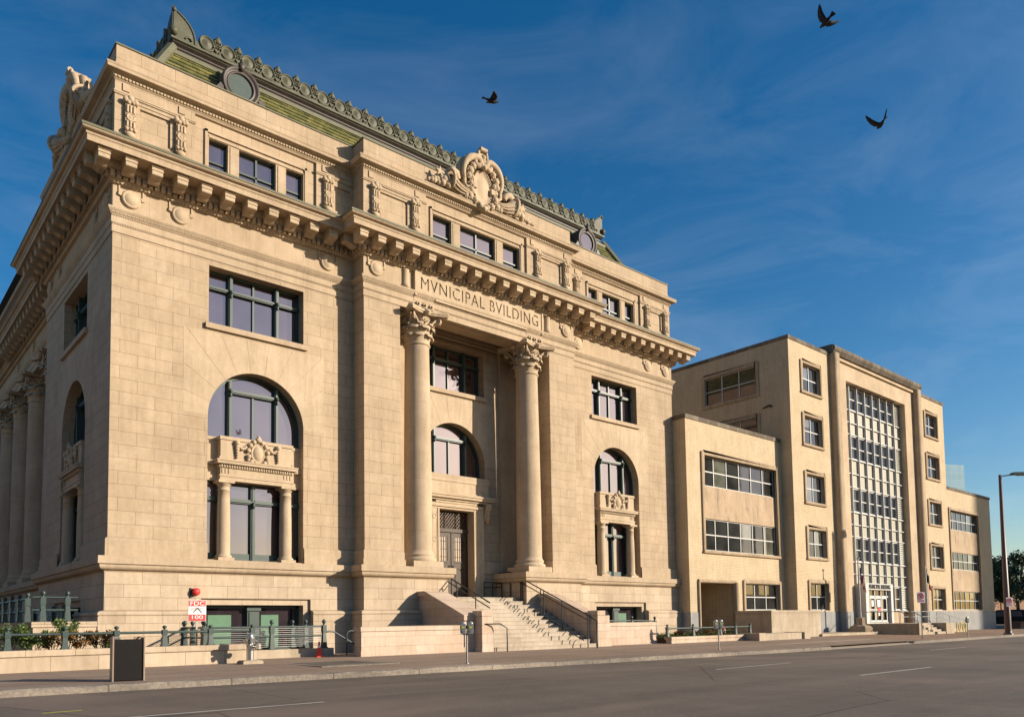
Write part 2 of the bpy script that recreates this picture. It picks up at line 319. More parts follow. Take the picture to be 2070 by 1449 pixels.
def groundmat(name, c0, c1, scale, joint=None, bs=0.3, crack=0.0, rough=0.9, tint=None):
    m, t, b = newmat(name, rough, 0.25); g = N(t, 'ShaderNodeNewGeometry'); pos = g.outputs['Position']
    a = ramp(t, noise(t, pos, 0.16, 6, 0.7, 0.6), [(0.3, c0), (0.7, c1)])
    mp = N(t, 'ShaderNodeMapping'); mp.inputs['Scale'].default_value = (0.045, 0.8, 1); t.links.new(pos, mp.inputs[0])
    st = ramp(t, noise(t, mp.outputs[0], 1.0, 5, 0.65), [(0.3, (0.78, 0.78, 0.79)), (0.7, (1.16, 1.14, 1.10))])
    fine = ramp(t, noise(t, pos, scale, 8, 0.85), [(0.36, (0.60, 0.60, 0.60)), (0.64, (1.32, 1.32, 1.32))])
    c = mixc(t, 1.0, a, st, 'MULTIPLY'); c = mixc(t, 1.0, c, fine, 'MULTIPLY')
    if tint: c = mixc(t, ramp(t, noise(t, pos, 0.09, 4, 0.6, 1.0), [(0.5, (0, 0, 0)), (0.62, (0.8, 0.8, 0.8))]), c, tint)
    if crack:
        v = N(t, 'ShaderNodeTexVoronoi', feature='DISTANCE_TO_EDGE', Scale=0.13); wv = N(t, 'ShaderNodeMixRGB'); wv.inputs[0].default_value = 0.16
        nn = N(t, 'ShaderNodeTexNoise', Scale=0.9, Detail=6.0); t.links.new(pos, nn.inputs[0]); t.links.new(pos, wv.inputs[1]); t.links.new(nn.outputs[1], wv.inputs[2]); t.links.new(wv.outputs[0], v.inputs[0])
        k = ramp(t, v.outputs[0], [(0.0, (crack, crack, crack)), (0.0035, (0, 0, 0))]); c = mixc(t, k, c, (0.02, 0.018, 0.016))
    h = noise(t, pos, scale*0.6, 5, 0.8)
    if joint:
        br = N(t, 'ShaderNodeTexBrick', offset=0.0); br.inputs['Scale'].default_value = 1.0; br.inputs['Mortar Size'].default_value = joint[2]; br.inputs['Brick Width'].default_value = joint[0]; br.inputs['Row Height'].default_value = joint[1]
        br.inputs['Color1'].default_value = (1, 1, 1, 1); br.inputs['Color2'].default_value = (0.9, 0.9, 0.9, 1); br.inputs['Mortar'].default_value = (0.45, 0.42, 0.4, 1); t.links.new(pos, br.inputs[0])
        c = mixc(t, 1.0, c, br.outputs[0], 'MULTIPLY')
    t.links.new(c, b.inputs['Base Color']); bump(t, b, h, bs, 0.01); return m
M['asphalt'] = groundmat('worn asphalt', (0.115, 0.092, 0.073), (0.185, 0.148, 0.118), 22, crack=0.7, tint=(0.205, 0.150, 0.115))
M['walk'] = groundmat('brown sidewalk', (0.26, 0.185, 0.135), (0.33, 0.245, 0.185), 18, joint=(3.2, 3.2, 0.012), bs=0.15)
M['kerb'] = groundmat('worn kerb concrete', (0.15, 0.13, 0.11), (0.36, 0.30, 0.24), 9, joint=(3.1, 90, 0.02), bs=0.5)
M['paver'] = groundmat('red brick paving', (0.30, 0.19, 0.125), (0.36, 0.24, 0.16), 10, joint=(0.4, 0.2, 0.02), bs=0.2)
M['soil'] = groundmat('soil', (0.05, 0.035, 0.025), (0.09, 0.065, 0.045), 8)
M['earth'] = groundmat('city ground', (0.16, 0.13, 0.10), (0.22, 0.18, 0.14), 2)
M['roadpaint'] = plain('worn road paint', (0.50, 0.46, 0.41), 0.8, 0.2, 0.3, 2.5)
def leafmat(name, c0, c1):
    m, t, b = newmat(name, 0.55, 0.3); oi = N(t, 'ShaderNodeNewGeometry'); 
    c = ramp(t, oi.outputs['Random Per Island'], [(0.0, c0), (1.0, c1)]); t.links.new(c, b.inputs['Base Color'])
    b.inputs['Subsurface Weight'].default_value = 0.0
    return m
M['leaf'] = leafmat('tree leaves', (0.012, 0.030, 0.008), (0.05, 0.085, 0.025))
M['shrub'] = leafmat('shrub leaves', (0.025, 0.055, 0.012), (0.13, 0.18, 0.035))
M['shrubred'] = leafmat('nandina leaves', (0.06, 0.07, 0.015), (0.34, 0.13, 0.03))
# ------------------------------------------------------------------ municipal building
Yw, Yp, YB, XR, XC, SB = 33.72, 32.70, 74.0, 37.5, 18.75, 1.05
SD = Yw + 12.55                                             # far end of the corner pavilion on the side street
YR = 35.20                                                  # back wall of the entrance recess
mun = root('municipal_building', (XC, Yw, 0), 'old limestone municipal building with columns, carved cornice and green tiled roof', 'building')
ML = Vector((XC, Yw, 0))
def opath(path, o):
    n = len(path); ns = []
    for a, b in zip(path[:-1], path[1:]):
        l = math.hypot(b[0]-a[0], b[1]-a[1]); ns.append(((b[1]-a[1])/l, -(b[0]-a[0])/l))
    out = []
    for i, p in enumerate(path):
        n1, n2 = ns[max(i-1, 0)], ns[min(i, n-2)]; k = 1+n1[0]*n2[0]+n1[1]*n2[1]
        out.append((p[0]+o*(n1[0]+n2[0])/k, p[1]+o*(n1[1]+n2[1])/k))
    return out
P_TOP = [(SB, YB), (SB, SD), (0, SD), (0, Yw), (11.27, Yw), (11.27, Yp), (26.23, Yp), (26.23, Yw), (XR, Yw), (XR, YB)]
P_WALL = [(2.95, YB), (2.95, SD), (0, SD), (0, Yw), (11.27, Yw), (11.27, Yp), (13.4, Yp), (13.4, YR), (24.1, YR), (24.1, Yp), (26.23, Yp), (26.23, Yw), (XR, Yw), (XR, YB)]
LX, RX = 16.10, 21.95                                       # inner ends of the two column pedestals
P_BASE1 = [(SB, YB), (SB, SD), (0, SD), (0, Yw), (11.27, Yw), (11.27, Yp), (LX, Yp), (LX, YR)]
P_BASE2 = [(RX, YR), (RX, Yp), (26.23, Yp), (26.23, Yw), (XR, Yw), (XR, YB)]
WC, WH = 6.26, 2.28                                         # wing bay centre and half width
GD = 0.66                                                   # glass depth
# main walls
m = MB()
rect = lambda c: dict(u0=c-WH, u1=c+WH, z0=14.88, z1=17.52, d=GD)
tall = lambda c: dict(u0=c-WH, u1=c+WH, z0=4.40, z1=13.02, d=GD, arch=True)
for i, (a, b) in enumerate(zip(P_WALL[:-1], P_WALL[1:])):
    ops = []
    if i == 3 - 1: ops = [rect(SD-Yw-6.27), tall(SD-Yw-6.27)]
    if i == 3: ops = [rect(WC), tall(WC)]
    if i == 11: ops = [rect(XR-WC-26.23), tall(XR-WC-26.23)]
    if i == 7:
        c = XC-13.4; ops = [rect(c), dict(u0=c-WH, u1=c+WH, z0=9.95, z1=13.02, d=GD, arch=True), dict(u0=c-1.32, u1=c+1.30, z0=2.0, z1=8.05, d=0.55, sill=False)]
    if i == 8: ops = [dict(u0=0.55, u1=1.55, z0=4.95, z1=7.3, d=0.25, back=True)]
    m.wall(a, b, 4.36 if i != 7 else 2.0, 17.80, ops)
wall = m.build('wall', M['ashlar'], mun)
m = MB()                                                    # voussoirs: fans of slightly proud blocks' joints are cut as thin grooves on a proud ring
def voussoirs(m, T):
    R = WH
    for k in range(11):
        a0 = PI*(k/11)+0.004; a1 = PI*((k+1)/11)-0.004
        pts = []
        for j in range(5):
            a = a0+(a1-a0)*j/4; pts.append((-R*math.cos(a)*1.001, 10.74+R*math.sin(a)*1.001))
        zt = 14.50
        def outer(a):
            ca, sa = -math.cos(a), math.sin(a); r = 1e9
            if sa > 1e-3: r = min(r, (zt-10.74)/sa)
            if abs(ca) > 1e-3: r = min(r, 3.35/abs(ca))
            return (ca*r, 10.74+sa*r)
        o1, o0 = outer(a1), outer(a0); pts.append(o1)
        if abs(abs(o1[0])-3.35) < 1e-6 and abs(o0[1]-zt) < 1e-6 or abs(abs(o0[0])-3.35) < 1e-6 and abs(o1[1]-zt) < 1e-6: pts.append((3.35*(1 if o1[0] > 0 else -1), zt))
        pts.append(o0); m.M = T; m.prism(pts, -0.006, 0.0, 'y')
def bayM(kind):
    if kind == 'L': return Matrix.Translation((WC, Yw, 0))
    if kind == 'R': return Matrix.Translation((XR-WC, Yw, 0))
    if kind == 'P': return Matrix.Translation((XC, YR, 0))
    return Matrix.Translation((0, Yw+6.27, 0)) @ Matrix(((0, 1, 0, 0), (-1, 0, 0, 0), (0, 0, 1, 0), (0, 0, 0, 1)))
for k in 'LRPS': m = MB(); voussoirs(m, bayM(k)); m.build('arch_stones', M['carved'], mun)
# base storey: wall, plinth, belt course
m = MB()
for P, n0 in ((P_BASE1, 0), (P_BASE2, 1)):
    Q = opath(P, 0.12)
    for i, (a, b) in enumerate(zip(Q[:-1], Q[1:])):
        ops = []; c = None
        if n0 == 0 and i == 2: c = SD-Yw-6.27+0.12
        if n0 == 0 and i == 3: c = WC+0.12
        if n0 == 1 and i == 3: c = XR-WC-a[0]
        if c is not None: ops = [dict(u0=c-2.55, u1=c+2.6, z0=-1, z1=2.70, d=0.12, sill=False)]
        m.wall(a, b, -0.3, 4.06, ops)
for k in 'LRS':
    T = bayM(k); m.M = T; 
    for q in (((-2.55,0,-.3),(-WH,0,-.3),(-WH,0,2.7),(-2.55,0,2.7)), ((WH,0,-.3),(2.6,0,-.3),(2.6,0,2.7),(WH,0,2.7)), ((-WH,0,2.43),(WH,0,2.43),(WH,0,2.7),(-WH,0,2.7)),
              ((-WH,0,-.3),(-WH,.6,-.3),(-WH,.6,2.43),(-WH,0,2.43)), ((WH,0,-.3),(WH,.6,-.3),(WH,.6,2.43),(WH,0,2.43)), ((-WH,0,2.43),(WH,0,2.43),(WH,.6,2.43),(-WH,.6,2.43))): m.quad(*q)
    m.M = None
m.wall((LX, YR), (RX, YR), -0.3, 2.0)
m.build('base_wall', M['base'], mun)
m = MB()
plp = [(0.40, -0.3), (0.40, 1.94), (0.37, 1.955), (0.37, 1.975)] + [(0.37+0.05*math.sin(a)-0.0, 2.05-0.075*math.cos(a)) for a in [PI*i/8 for i in range(0, 6)]] + [(0.36, 2.14), (0.28, 2.165), (0.2, 2.185), (0.12, 2.195)]
for P in ([(SB, YB), (SB, SD), (0, SD), (0, Yw+8.85)], [(0, Yw+3.7), (0, Yw), (3.72, Yw)], [(8.86, Yw), (11.27, Yw), (11.27, Yp), (LX, Yp), (LX, YR)],
          [(RX, YR), (RX, Yp), (26.23, Yp), (26.23, Yw), (28.64, Yw)], [(33.78, Yw), (XR, Yw), (XR, YB)]): m.sweep(plp + [(0.0, 2.195)], P, caps=True)
m.build('plinth', M['base'], mun)
m = MB()
wt = [(0.12, 3.74), (0.145, 3.75), (0.145, 3.78), (0.18, 3.80)] + [(0.18+0.18*math.sin(a), 3.985-0.18*math.cos(a)) for a in [PI/2*i/7 for i in range(1, 8)]] + [(0.36, 4.035), (0.435, 4.05), (0.435, 4.355), (0.42, 4.365), (-1.6, 4.372)]
for P in (P_BASE1[:-1] + [(LX, YR)], P_BASE2):
    m.sweep(wt, P)
for x0, x1 in ((11.4, LX), (RX, 26.1)): m.quad((x0, Yp, 4.371), (x1, Yp, 4.371), (x1, YR, 4.371), (x0, YR, 4.371))
m.build('belt_course', M['stone'], mun)
m = MB()
bc = [(0.115, 4.37), (0.115, 5.06), (0.10, 5.085), (0.05, 5.12), (0.003, 5.15), (0.0, 5.15)]
for P in ([(2.95, YB), (2.95, SD), (0, SD), (0, Yw+6.27+WH)], [(0, Yw+6.27-WH), (0, Yw), (WC-WH, Yw)], [(WC+WH, Yw), (11.27, Yw), (11.27, Yp), (13.4, Yp), (13.4, YR), (17.2, YR)],
          [(20.3, YR), (24.1, YR), (24.1, Yp), (26.23, Yp), (26.23, Yw), (XR-WC-WH, Yw)], [(XR-WC+WH, Yw), (XR, Yw), (XR, YB)]):
    m.sweep(bc, P, caps=True)
m.sweep([(0.0, 4.37), (0.16, 4.37), (0.16, 4.69), (0.1, 4.70)], [(11.27, 33.3), (11.27, Yp), (13.4, Yp), (13.4, 33.3)], caps=True)
m.sweep([(0.0, 4.37), (0.16, 4.37), (0.16, 4.69), (0.1, 4.70)], [(24.1, 33.3), (24.1, Yp), (26.23, Yp), (26.23, 33.3)], caps=True)
m.build('base_course', M['stone'], mun)
# entablature
def arc(cx, cz, r, a0, a1, n=6): return [(cx+r*math.cos(rad(a0+(a1-a0)*i/n)), cz+r*math.sin(rad(a0+(a1-a0)*i/n))) for i in range(n+1)]
m = MB()
arch = [(-0.9, 17.77), (0.04, 17.77), (0.04, 18.12), (0.055, 18.14), (0.075, 18.16), (0.075, 18.46), (0.10, 18.49), (0.12, 18.52), (0.19, 18.62), (0.225, 18.68), (0.225, 18.75), (0.02, 18.77)]
m.sweep(arch, P_TOP); m.build('architrave', M['stone'], mun)
m = MB(); m.sweep([(0.02, 18.77), (0.02, 19.82)], P_TOP); m.build('frieze', M['stone'], mun)
def along(path, pitch, o, start=0.5):
    """centres and outward angle at a pitch along an offset path"""
    Q = opath(path, o)
    for a, b in zip(Q[:-1], Q[1:]):
        l = math.hypot(b[0]-a[0], b[1]-a[1]); n = max(1, int(round(l/pitch)))
        d = ((b[0]-a[0])/l, (b[1]-a[1])/l)
        for i in range(n):
            t = (i+start)*l/n; yield a[0]+d[0]*t, a[1]+d[1]*t, d
P_VIS = [(SB, SD+24), (SB, SD), (0, SD), (0, Yw), (11.27, Yw), (11.27, Yp), (26.23, Yp), (26.23, Yw), (XR, Yw), (XR, Yw+3)]
def beads(m, path, pitch, o, w, dep, z0, z1, top=None):
    for x, y, d in along(path, pitch, o):
        n = (d[1], -d[0]); a = w/2; b = (top if top is not None else w)/2
        c = [(-a, 0, z0), (a, 0, z0), (b, 0, z1), (-b, 0, z1), (-a*0.8, dep, z0+0.01), (a*0.8, dep, z0+0.01), (b, dep*1.25, z1), (-b, dep*1.25, z1)]
        m.add([(x+d[0]*p+n[0]*q, y+d[1]*p+n[1]*q, z) for p, q, z in c], [(0,3,2,1),(4,5,6,7),(0,1,5,4),(1,2,6,5),(2,3,7,6),(3,0,4,7)])
m = MB()
beads(m, P_VIS, 0.155, 0.105, 0.10, 0.045, 18.52, 18.65, 0.13); beads(m, P_VIS, 0.10, 0.04, 0.06, 0.03, 18.08, 18.13); beads(m, P_VIS, 0.09, 0.075, 0.05, 0.03, 18.42, 18.47)
beads(m, P_VIS, 0.155, 0.09, 0.10, 0.07, 19.80, 19.91, 0.13); beads(m, P_VIS, 0.19, 0.34, 0.12, 0.06, 20.24, 20.36, 0.15); beads(m, P_VIS, 0.14, 0.07, 0.09, 0.05, 24.36, 24.47, 0.12)
m.build('leaf_moulding', M['carved'], mun)
m = MB()
for x, y, d in along(P_VIS, 0.25, 0.24): 
    n = (d[1], -d[0]); c = [(p, q, z) for z in (19.945, 20.20) for p, q in ((-.08, 0), (.08, 0), (.08, .13), (-.08, .13))]
    m.add([(x+d[0]*p+n[0]*q, y+d[1]*p+n[1]*q, z) for p, q, z in c], [(0,3,2,1),(4,5,6,7),(0,1,5,4),(1,2,6,5),(2,3,7,6),(3,0,4,7)])
m.build('dentils', M['carved'], mun)
m = MB()
cor = [(0.02, 19.78), (0.06, 19.80), (0.09, 19.80), (0.17, 19.88), (0.20, 19.93), (0.24, 19.94), (0.24, 20.20), (0.37, 20.205), (0.37, 20.22), (0.34, 20.24), (0.40, 20.33), (0.42, 20.37), (0.44, 20.37), (0.44, 20.555), (1.25, 20.555), (1.27, 20.535), (1.285, 20.535),
       (1.29, 20.745), (1.30, 20.75), (1.30, 20.775), (1.33, 20.79), (1.345, 20.87), (1.345, 20.885), (1.37, 20.89)] + [(1.37+0.14*math.sin(a), 20.89+0.105*(1-math.cos(a))) for a in [PI/2*i/5 for i in range(1, 6)]] + [(1.525, 21.0)]
m.sweep(cor, P_TOP); m.build('cornice', M['stone'], mun)
m = MB(); m.sweep([(1.52, 20.995), (1.54, 21.0), (1.54, 21.095), (0.3, 21.33), (-0.13, 21.40)], P_TOP); m.build('cornice_flashing', M['greencap'], mun)
# modillions: one bracket mesh, copied along the cornice
mm = MB()
mm.prism([(-0.43, 20.02), (-0.62, 20.03), (-0.72, 20.09), (-0.80, 20.13), (-1.05, 20.135), (-1.10, 20.16), (-1.11, 20.20), (-1.11, 20.47), (-0.43, 20.47)], -0.215, 0.215, 'x')
mm.box(-0.25, 0.25, -1.15, -0.43, 20.47, 20.55); mm.box(-0.235, 0.235, -1.14, -1.10, 20.33, 20.40)
mod0 = None; nmod = 0
def modillion(x, y, rz):
    global mod0, nmod
    if mod0 is None: mod0 = mm.build('modillion', M['carved'], mun); mod0.matrix_parent_inverse = Matrix(); o = mod0
    else: o = mod0.copy(); COL.objects.link(o)
    o.location = Vector((x, y, 0)) - ML; o.rotation_euler = (0, 0, rz); nmod += 1
for seg, rz in (((0, Yw, 11.27), 0), ((11.27, Yp, 26.23), 0), ((26.23, Yw, XR), 0)):
    x0, y, x1 = seg; a = x0-0.62 if seg[1] == Yp or x0 == 0 else x0+1.15+0.55; b = x1+0.62 if seg[1] == Yp or x1 == XR else x1-1.15-0.55
    n = int(round((b-a)/1.0))
    for i in range(n+1): modillion(a+(b-a)*i/n, y, rz)
for i in range(14): modillion(0, Yw-0.62+1.0*i+0.42, -PI/2)
modillion(11.27, Yp+0.1, -PI/2)
for i in range(15): modillion(SB, SD+1.75+1.0*i, -PI/2)
# frieze roundels
rm = MB(Matrix.Rotation(PI/2, 4, 'X')); rm.lathe(0, 0, [(0.0, 0.13), (0.25, 0.125), (0.27, 0.09), (0.31, 0.11), (0.36, 0.10), (0.385, 0.05), (0.385, -0.02)], 28)
rm.M = None
for s in (-1, 1): rm.prism([(s*0.36, 0.16), (s*0.50, 0.20), (s*0.52, 0.06), (s*0.40, 0.02)], -0.09, 0.02, 'y')
rm.box(-0.50, -0.44, -0.05, 0.02, 0.1, 0.60); rm.box(0.44, 0.50, -0.05, 0.02, 0.1, 0.60)
rd0 = None
for x, y, rz in ((0.69, Yw, 0), (2.71, Yw, 0), (9.80, Yw, 0), (11.97, Yp, 0), (25.55, Yp, 0), (27.7, Yw, 0), (34.80, Yw, 0), (36.8, Yw, 0), (0, Yw+0.8, -PI/2), (0, Yw+2.8, -PI/2), (0, Yw+9.8, -PI/2), (0, SD-0.8, -PI/2), (SB, SD+4.5, -PI/2), (SB, SD+9.8, -PI/2), (SB, SD+15.1, -PI/2)):
    if rd0 is None: rd0 = rm.build('roundel', M['carved'], mun); rd0.matrix_parent_inverse = Matrix(); o = rd0
    else: o = rd0.copy(); COL.objects.link(o)
    dx, dy = (0, -0.02) if rz == 0 else (-0.02, 0)
    o.location = Vector((x+dx, y+dy, 19.32)) - ML; o.rotation_euler = (0, 0, rz)
# attic storey
P_AT = opath(P_TOP, -0.12)
m = MB()
def trip(c, w1, a, b): return [dict(u0=c-w1, u1=c+w1, z0=21.45, z1=23.42, d=0.32), dict(u0=c-b, u1=c-a, z0=21.45, z1=23.42, d=0.32), dict(u0=c+a, u1=c+b, z0=21.45, z1=23.42, d=0.32)]
for i, (a, b) in enumerate(zip(P_AT[:-1], P_AT[1:])):
    ops = []
    if i == 2: ops = trip(abs(a[1]-(Yw+6.27)), 0.9, 1.42, 2.3)
    if i == 3: ops = trip(WC-a[0], 0.9, 1.42, 2.3)
    if i == 5: ops = trip(XC-a[0], 1.27, 1.87, 3.15)
    if i == 7: ops = trip(XR-WC-a[0], 0.9, 1.42, 2.3)
    m.wall(a, b, 21.0, 24.6, ops)
pan = lambda x0, x1: dict(u0=x0, u1=x1, z0=22.15, z1=23.42, d=0.09, back=True)
def block(p0, p1, panels, ends):
    m.wall(p0, p1, 21.0, 24.5, panels); dx, dy = p1[0]-p0[0], p1[1]-p0[1]; l = math.hypot(dx, dy); nx, ny = -dy/l*0.13, dx/l*0.13
    for e in ends: q = p0 if e == 0 else p1; m.quad((q[0], q[1], 21), (q[0]+nx, q[1]+ny, 21), (q[0]+nx, q[1]+ny, 24.5), (q[0], q[1], 24.5))
block((0, Yw), (3.3, Yw), [pan(1.0, 2.25)], (1,)); block((9.22, Yw), (11.27, Yw), [dict(pan(0.98, 1.9))], (0,))
block((0, SD), (0, Yw+9.24), [pan(1.0, 2.25)], (1,)); block((0, Yw+3.3), (0, Yw), [pan(1.05, 2.3)], (0,))
block((11.27, Yp), (15.1, Yp), [pan(1.0, 2.65)], (1,)); block((22.4, Yp), (26.23, Yp), [pan(1.18, 2.83)], (0,))
block((26.23, Yw), (28.28, Yw), [pan(0.15, 1.05)], (1,)); block((34.2, Yw), (XR, Yw), [pan(1.05, 2.3)], (0,))
m.quad((11.27, Yp, 21), (11.27, Yw, 21), (11.27, Yw, 24.5), (11.27, Yp, 24.5)); m.quad((26.23, Yp, 21), (26.23, Yw, 21), (26.23, Yw, 24.5), (26.23, Yp, 24.5))
m.build('attic_wall', M['ashlar'], mun)
m = MB()
def hb(x0, x1, y, z0, z1, pr): m.box(x0, x1, y-pr, y+0.02, z0, z1)
for x0, x1, y in ((-0.05, 3.34, Yw), (9.18, 11.27, Yw), (11.22, 15.14, Yp), (22.36, 26.28, Yp), (26.23, 28.32, Yw), (34.16, XR+0.05, Yw)):
    hb(x0, x1, y, 23.78, 23.84, 0.07); hb(x0+0.01, x1-0.01, y, 23.72, 23.78, 0.045)
    m.box(x0+0.35, x0+0.62, y-0.05, y+0.02, 23.93, 24.25); m.box(x1-0.75, x1-0.48, y-0.05, y+0.02, 23.93, 24.25)
    for xa, xb in ((x0+0.82, x1-0.82),):
        if xb-xa > 1.0: m.box(xa, xb, y-0.035, y+0.02, 23.55, 23.60)
m.box(-0.07, 0.02, Yw, Yw+3.34, 23.78, 23.84); m.box(-0.07, 0.02, Yw+9.2, SD, 23.78, 23.84)
for c, y, h in ((WC, Yw, 2.3), (XC, Yp, 3.15), (XR-WC, Yw, 2.3)):
    y += 0.12
    for s in (-1, 1): m.box(c+s*(h+0.13)-0.06, c+s*(h+0.13)+0.06, y-0.08, y+0.02, 21.3, 23.78); m.box(c+s*(h+0.04)-0.03, c+s*(h+0.04)+0.03, y-0.045, y+0.02, 21.3, 23.51)
    m.box(c-h-0.19, c+h+0.19, y-0.08, y+0.02, 23.66, 23.775); m.box(c-h-0.07, c+h+0.07, y-0.045, y+0.02, 23.45, 23.51)
    a, b = (0.9, 1.42) if h < 3 else (1.27, 1.87)
    for s in (-1, 1): m.box(c+s*(a+b)/2-(b-a)/2+0.1, c+s*(a+b)/2+(b-a)/2-0.1, y-0.03, y+0.02, 21.5, 23.38)
m.build('attic_trim', M['stone'], mun)
# drop ornaments (consoles) on the attic
k = MB()
k.box(-0.20, 0.20, -0.14, 0.0, 22.10, 23.55); k.box(-0.27, 0.27, -0.20, 0.0, 23.40, 23.52)
for x in (-0.13, 0.0, 0.13): k.tube([(x, -0.16, 23.30), (x, -0.16, 22.98)], 0.05, 6); k.tube([(x, -0.16, 22.62), (x, -0.16, 22.36)], 0.045, 6)
k.M = Matrix.Translation((0, -0.14, 22.80)) @ Matrix.Rotation(PI/2, 4, 'X'); k.lathe(0, 0, [(0.0, 0.05), (0.06, 0.04), (0.10, 0.0), (0.13, 0.05), (0.17, 0.05), (0.18, 0.0)], 14); k.M = None
for x in (-0.16, 0, 0.16): k.ball((x, -0.19, 22.24), 0.085, 8, 6)
k.ball((0, -0.14, 22.06), 0.20, 10, 6, (1, 0.5, 0.7))
for x, z, r in ((-0.20, 23.50, 0.12), (0.20, 23.50, 0.12), (0, 23.58, 0.15), (-0.09, 23.44, 0.11), (0.1, 23.46, 0.1)): k.ball((x, -0.17, z), r, 8, 6, (1, 0.8, 1))
k.box(-0.22, 0.22, -0.17, 0, 22.68, 22.70); k.box(-0.22, 0.22, -0.17, 0, 22.92, 22.94); k.box(-0.22, 0.22, -0.18, 0, 22.31, 22.33)
k0 = None
for x, y, rz in ((0.59, Yw, 0), (2.66, Yw, 0), (9.80, Yw, 0), (11.92, Yp, 0), (14.36, Yp, 0), (23.22, Yp, 0), (25.62, Yp, 0), (27.70, Yw, 0), (34.84, Yw, 0), (36.90, Yw, 0), (0, Yw+0.59, -PI/2), (0, Yw+2.66, -PI/2), (0, Yw+9.9, -PI/2)):
    if k0 is None: k0 = k.build('drop_ornament', M['carved'], mun); k0.matrix_parent_inverse = Matrix(); o = k0
    else: o = k0.copy(); COL.objects.link(o)
    o.location = Vector((x, y, 0)) - ML; o.rotation_euler = (0, 0, rz)
# attic cornice and parapet
m = MB(); m.sweep([(-0.13, 24.22), (-0.02, 24.24), (0.02, 24.30), (0.06, 24.33), (0.06, 24.36), (0.12, 24.47), (0.15, 24.50), (0.36, 24.545), (0.375, 24.56), (0.385, 24.66), (0.41, 24.70), (0.42, 24.75), (0.40, 24.765), (0.05, 24.84), (-0.05, 24.86)], P_TOP)
m.build('attic_cornice', M['stone'], mun)
m = MB(); m.sweep([(-0.02, 24.84), (-0.02, 25.14), (-0.05, 25.15), (-0.05, 25.90)], P_TOP)
crv = [(c, 25.89 + 0.33*max(0, 1-abs(c-XC)/5.2)**1.7 + 0.75*max(0, 1-abs(c-XC)/2.3)**1.2) for c in [XC-5.25+10.5*i/40 for i in range(41)]]
m.prism([(crv[0][0], 25.2)] + crv + [(crv[-1][0], 25.2)], Yp+0.045, Yp+0.5, 'y')
crs = [(c-XC+Yw+6.27, z) for c, z in crv]
m.prism([(crs[0][0], 25.2)] + crs + [(crs[-1][0], 25.2)], 0.045, 0.5, 'x')
m.build('parapet', M['ashlar'], mun)
m = MB(); m.sweep([(-0.05, 25.885), (-0.01, 25.885), (-0.01, 25.95), (-0.55, 25.99), (-0.55, 25.2)], P_TOP)
for (a, z), (b, z2) in zip(crv[:-1], crv[1:]): m.add([(a, Yp+0.0, z), (b, Yp+0.0, z2), (b, Yp+0.55, z2), (a, Yp+0.55, z), (a, Yp+0.0, z+0.06), (b, Yp+0.0, z2+0.06), (b, Yp+0.55, z2+0.06), (a, Yp+0.55, z+0.06)], [(0,3,2,1),(4,5,6,7),(0,1,5,4),(1,2,6,5),(2,3,7,6),(3,0,4,7)])
m.build('parapet_coping', M['greencap'], mun)
# roof: overlapping tile courses, ridge moulding, cresting, finials, oculi
m = MB(); nC = 13; za, zb = 25.6, 29.25
A = (1.45, 35.17, 36.05, 72.3); B = (3.35, 37.05, 34.15, 70.4)     # x0,y0,x1,y1 at the foot and the head
def ringat(t, z): 
    x0, y0, x1, y1 = [a+(b-a)*t for a, b in zip(A, B)]; return [(x0, y1, z), (x0, y0, z), (x1, y0, z), (x1, y1, z)]
for i in range(nC):
    t0, t1 = i/nC, (i+1)/nC; z0, z1 = za+(zb-za)*t0, za+(zb-za)*t1
    lo = ringat(t0-0.028, z0+0.02); lo2 = ringat(t0+0.012, z0-0.02); hi = ringat(t1, z1)
    for j in range(3): m.quad(lo[j], lo[j+1], hi[j+1], hi[j]); m.quad(lo2[j], lo2[j+1], lo[j+1], lo[j])
roof = m.build('roof', M['tile'], mun)
m = MB(); m.quad((0.5, Yw+0.5, 25.4), (37, Yw+0.5, 25.4), (37, YB, 25.4), (0.5, YB, 25.4)); r1 = ringat(1, 29.6); m.quad(*r1); m.build('roof_deck', M['copperdark'], roof)
m = MB()
for (ax, ay, bx, by) in ((A[0], A[1], B[0], B[1]), (A[2], A[1], B[2], B[1])):
    m.tube([(ax, ay, za+0.05), (bx, by, zb+0.05)], 0.24, 6, smooth=False); m.build('hip_capping', M['greencap'], roof); m = MB()
x0, y0, x1, y1 = B; m.sweep([(0.05, 28.80), (0.22, 28.82), (0.22, 29.0), (0.05, 29.0)], [(x0-0.1, y1), (x0-0.1, y0-0.1), (x1+0.1, y0-0.1), (x1+0.1, y1)])
m.build('eaves_band', M['greencap'], roof)
m = MB(); RP = [(3.8, 70), (3.8, 37.45), (33.7, 37.45), (33.7, 70)]
m.sweep([(0.30, 29.05), (0.36, 29.05), (0.38, 29.13), (0.36, 29.17), (0.30, 29.20), (0.30, 29.36), (0.36, 29.40), (0.36, 29.43), (0.30, 29.45), (0.30, 29.52), (0.44, 29.62), (0.46, 29.66)], RP); m.build('ridge_moulding', M['copperdark'], roof)
m = MB(); m.sweep([(0.40, 29.60), (0.47, 29.66), (0.55, 29.70), (0.56, 29.80), (0.48, 29.86), (0.34, 29.92), (0.1, 29.93)], RP); 
m.build('ridge_cap', M['copper'], roof)
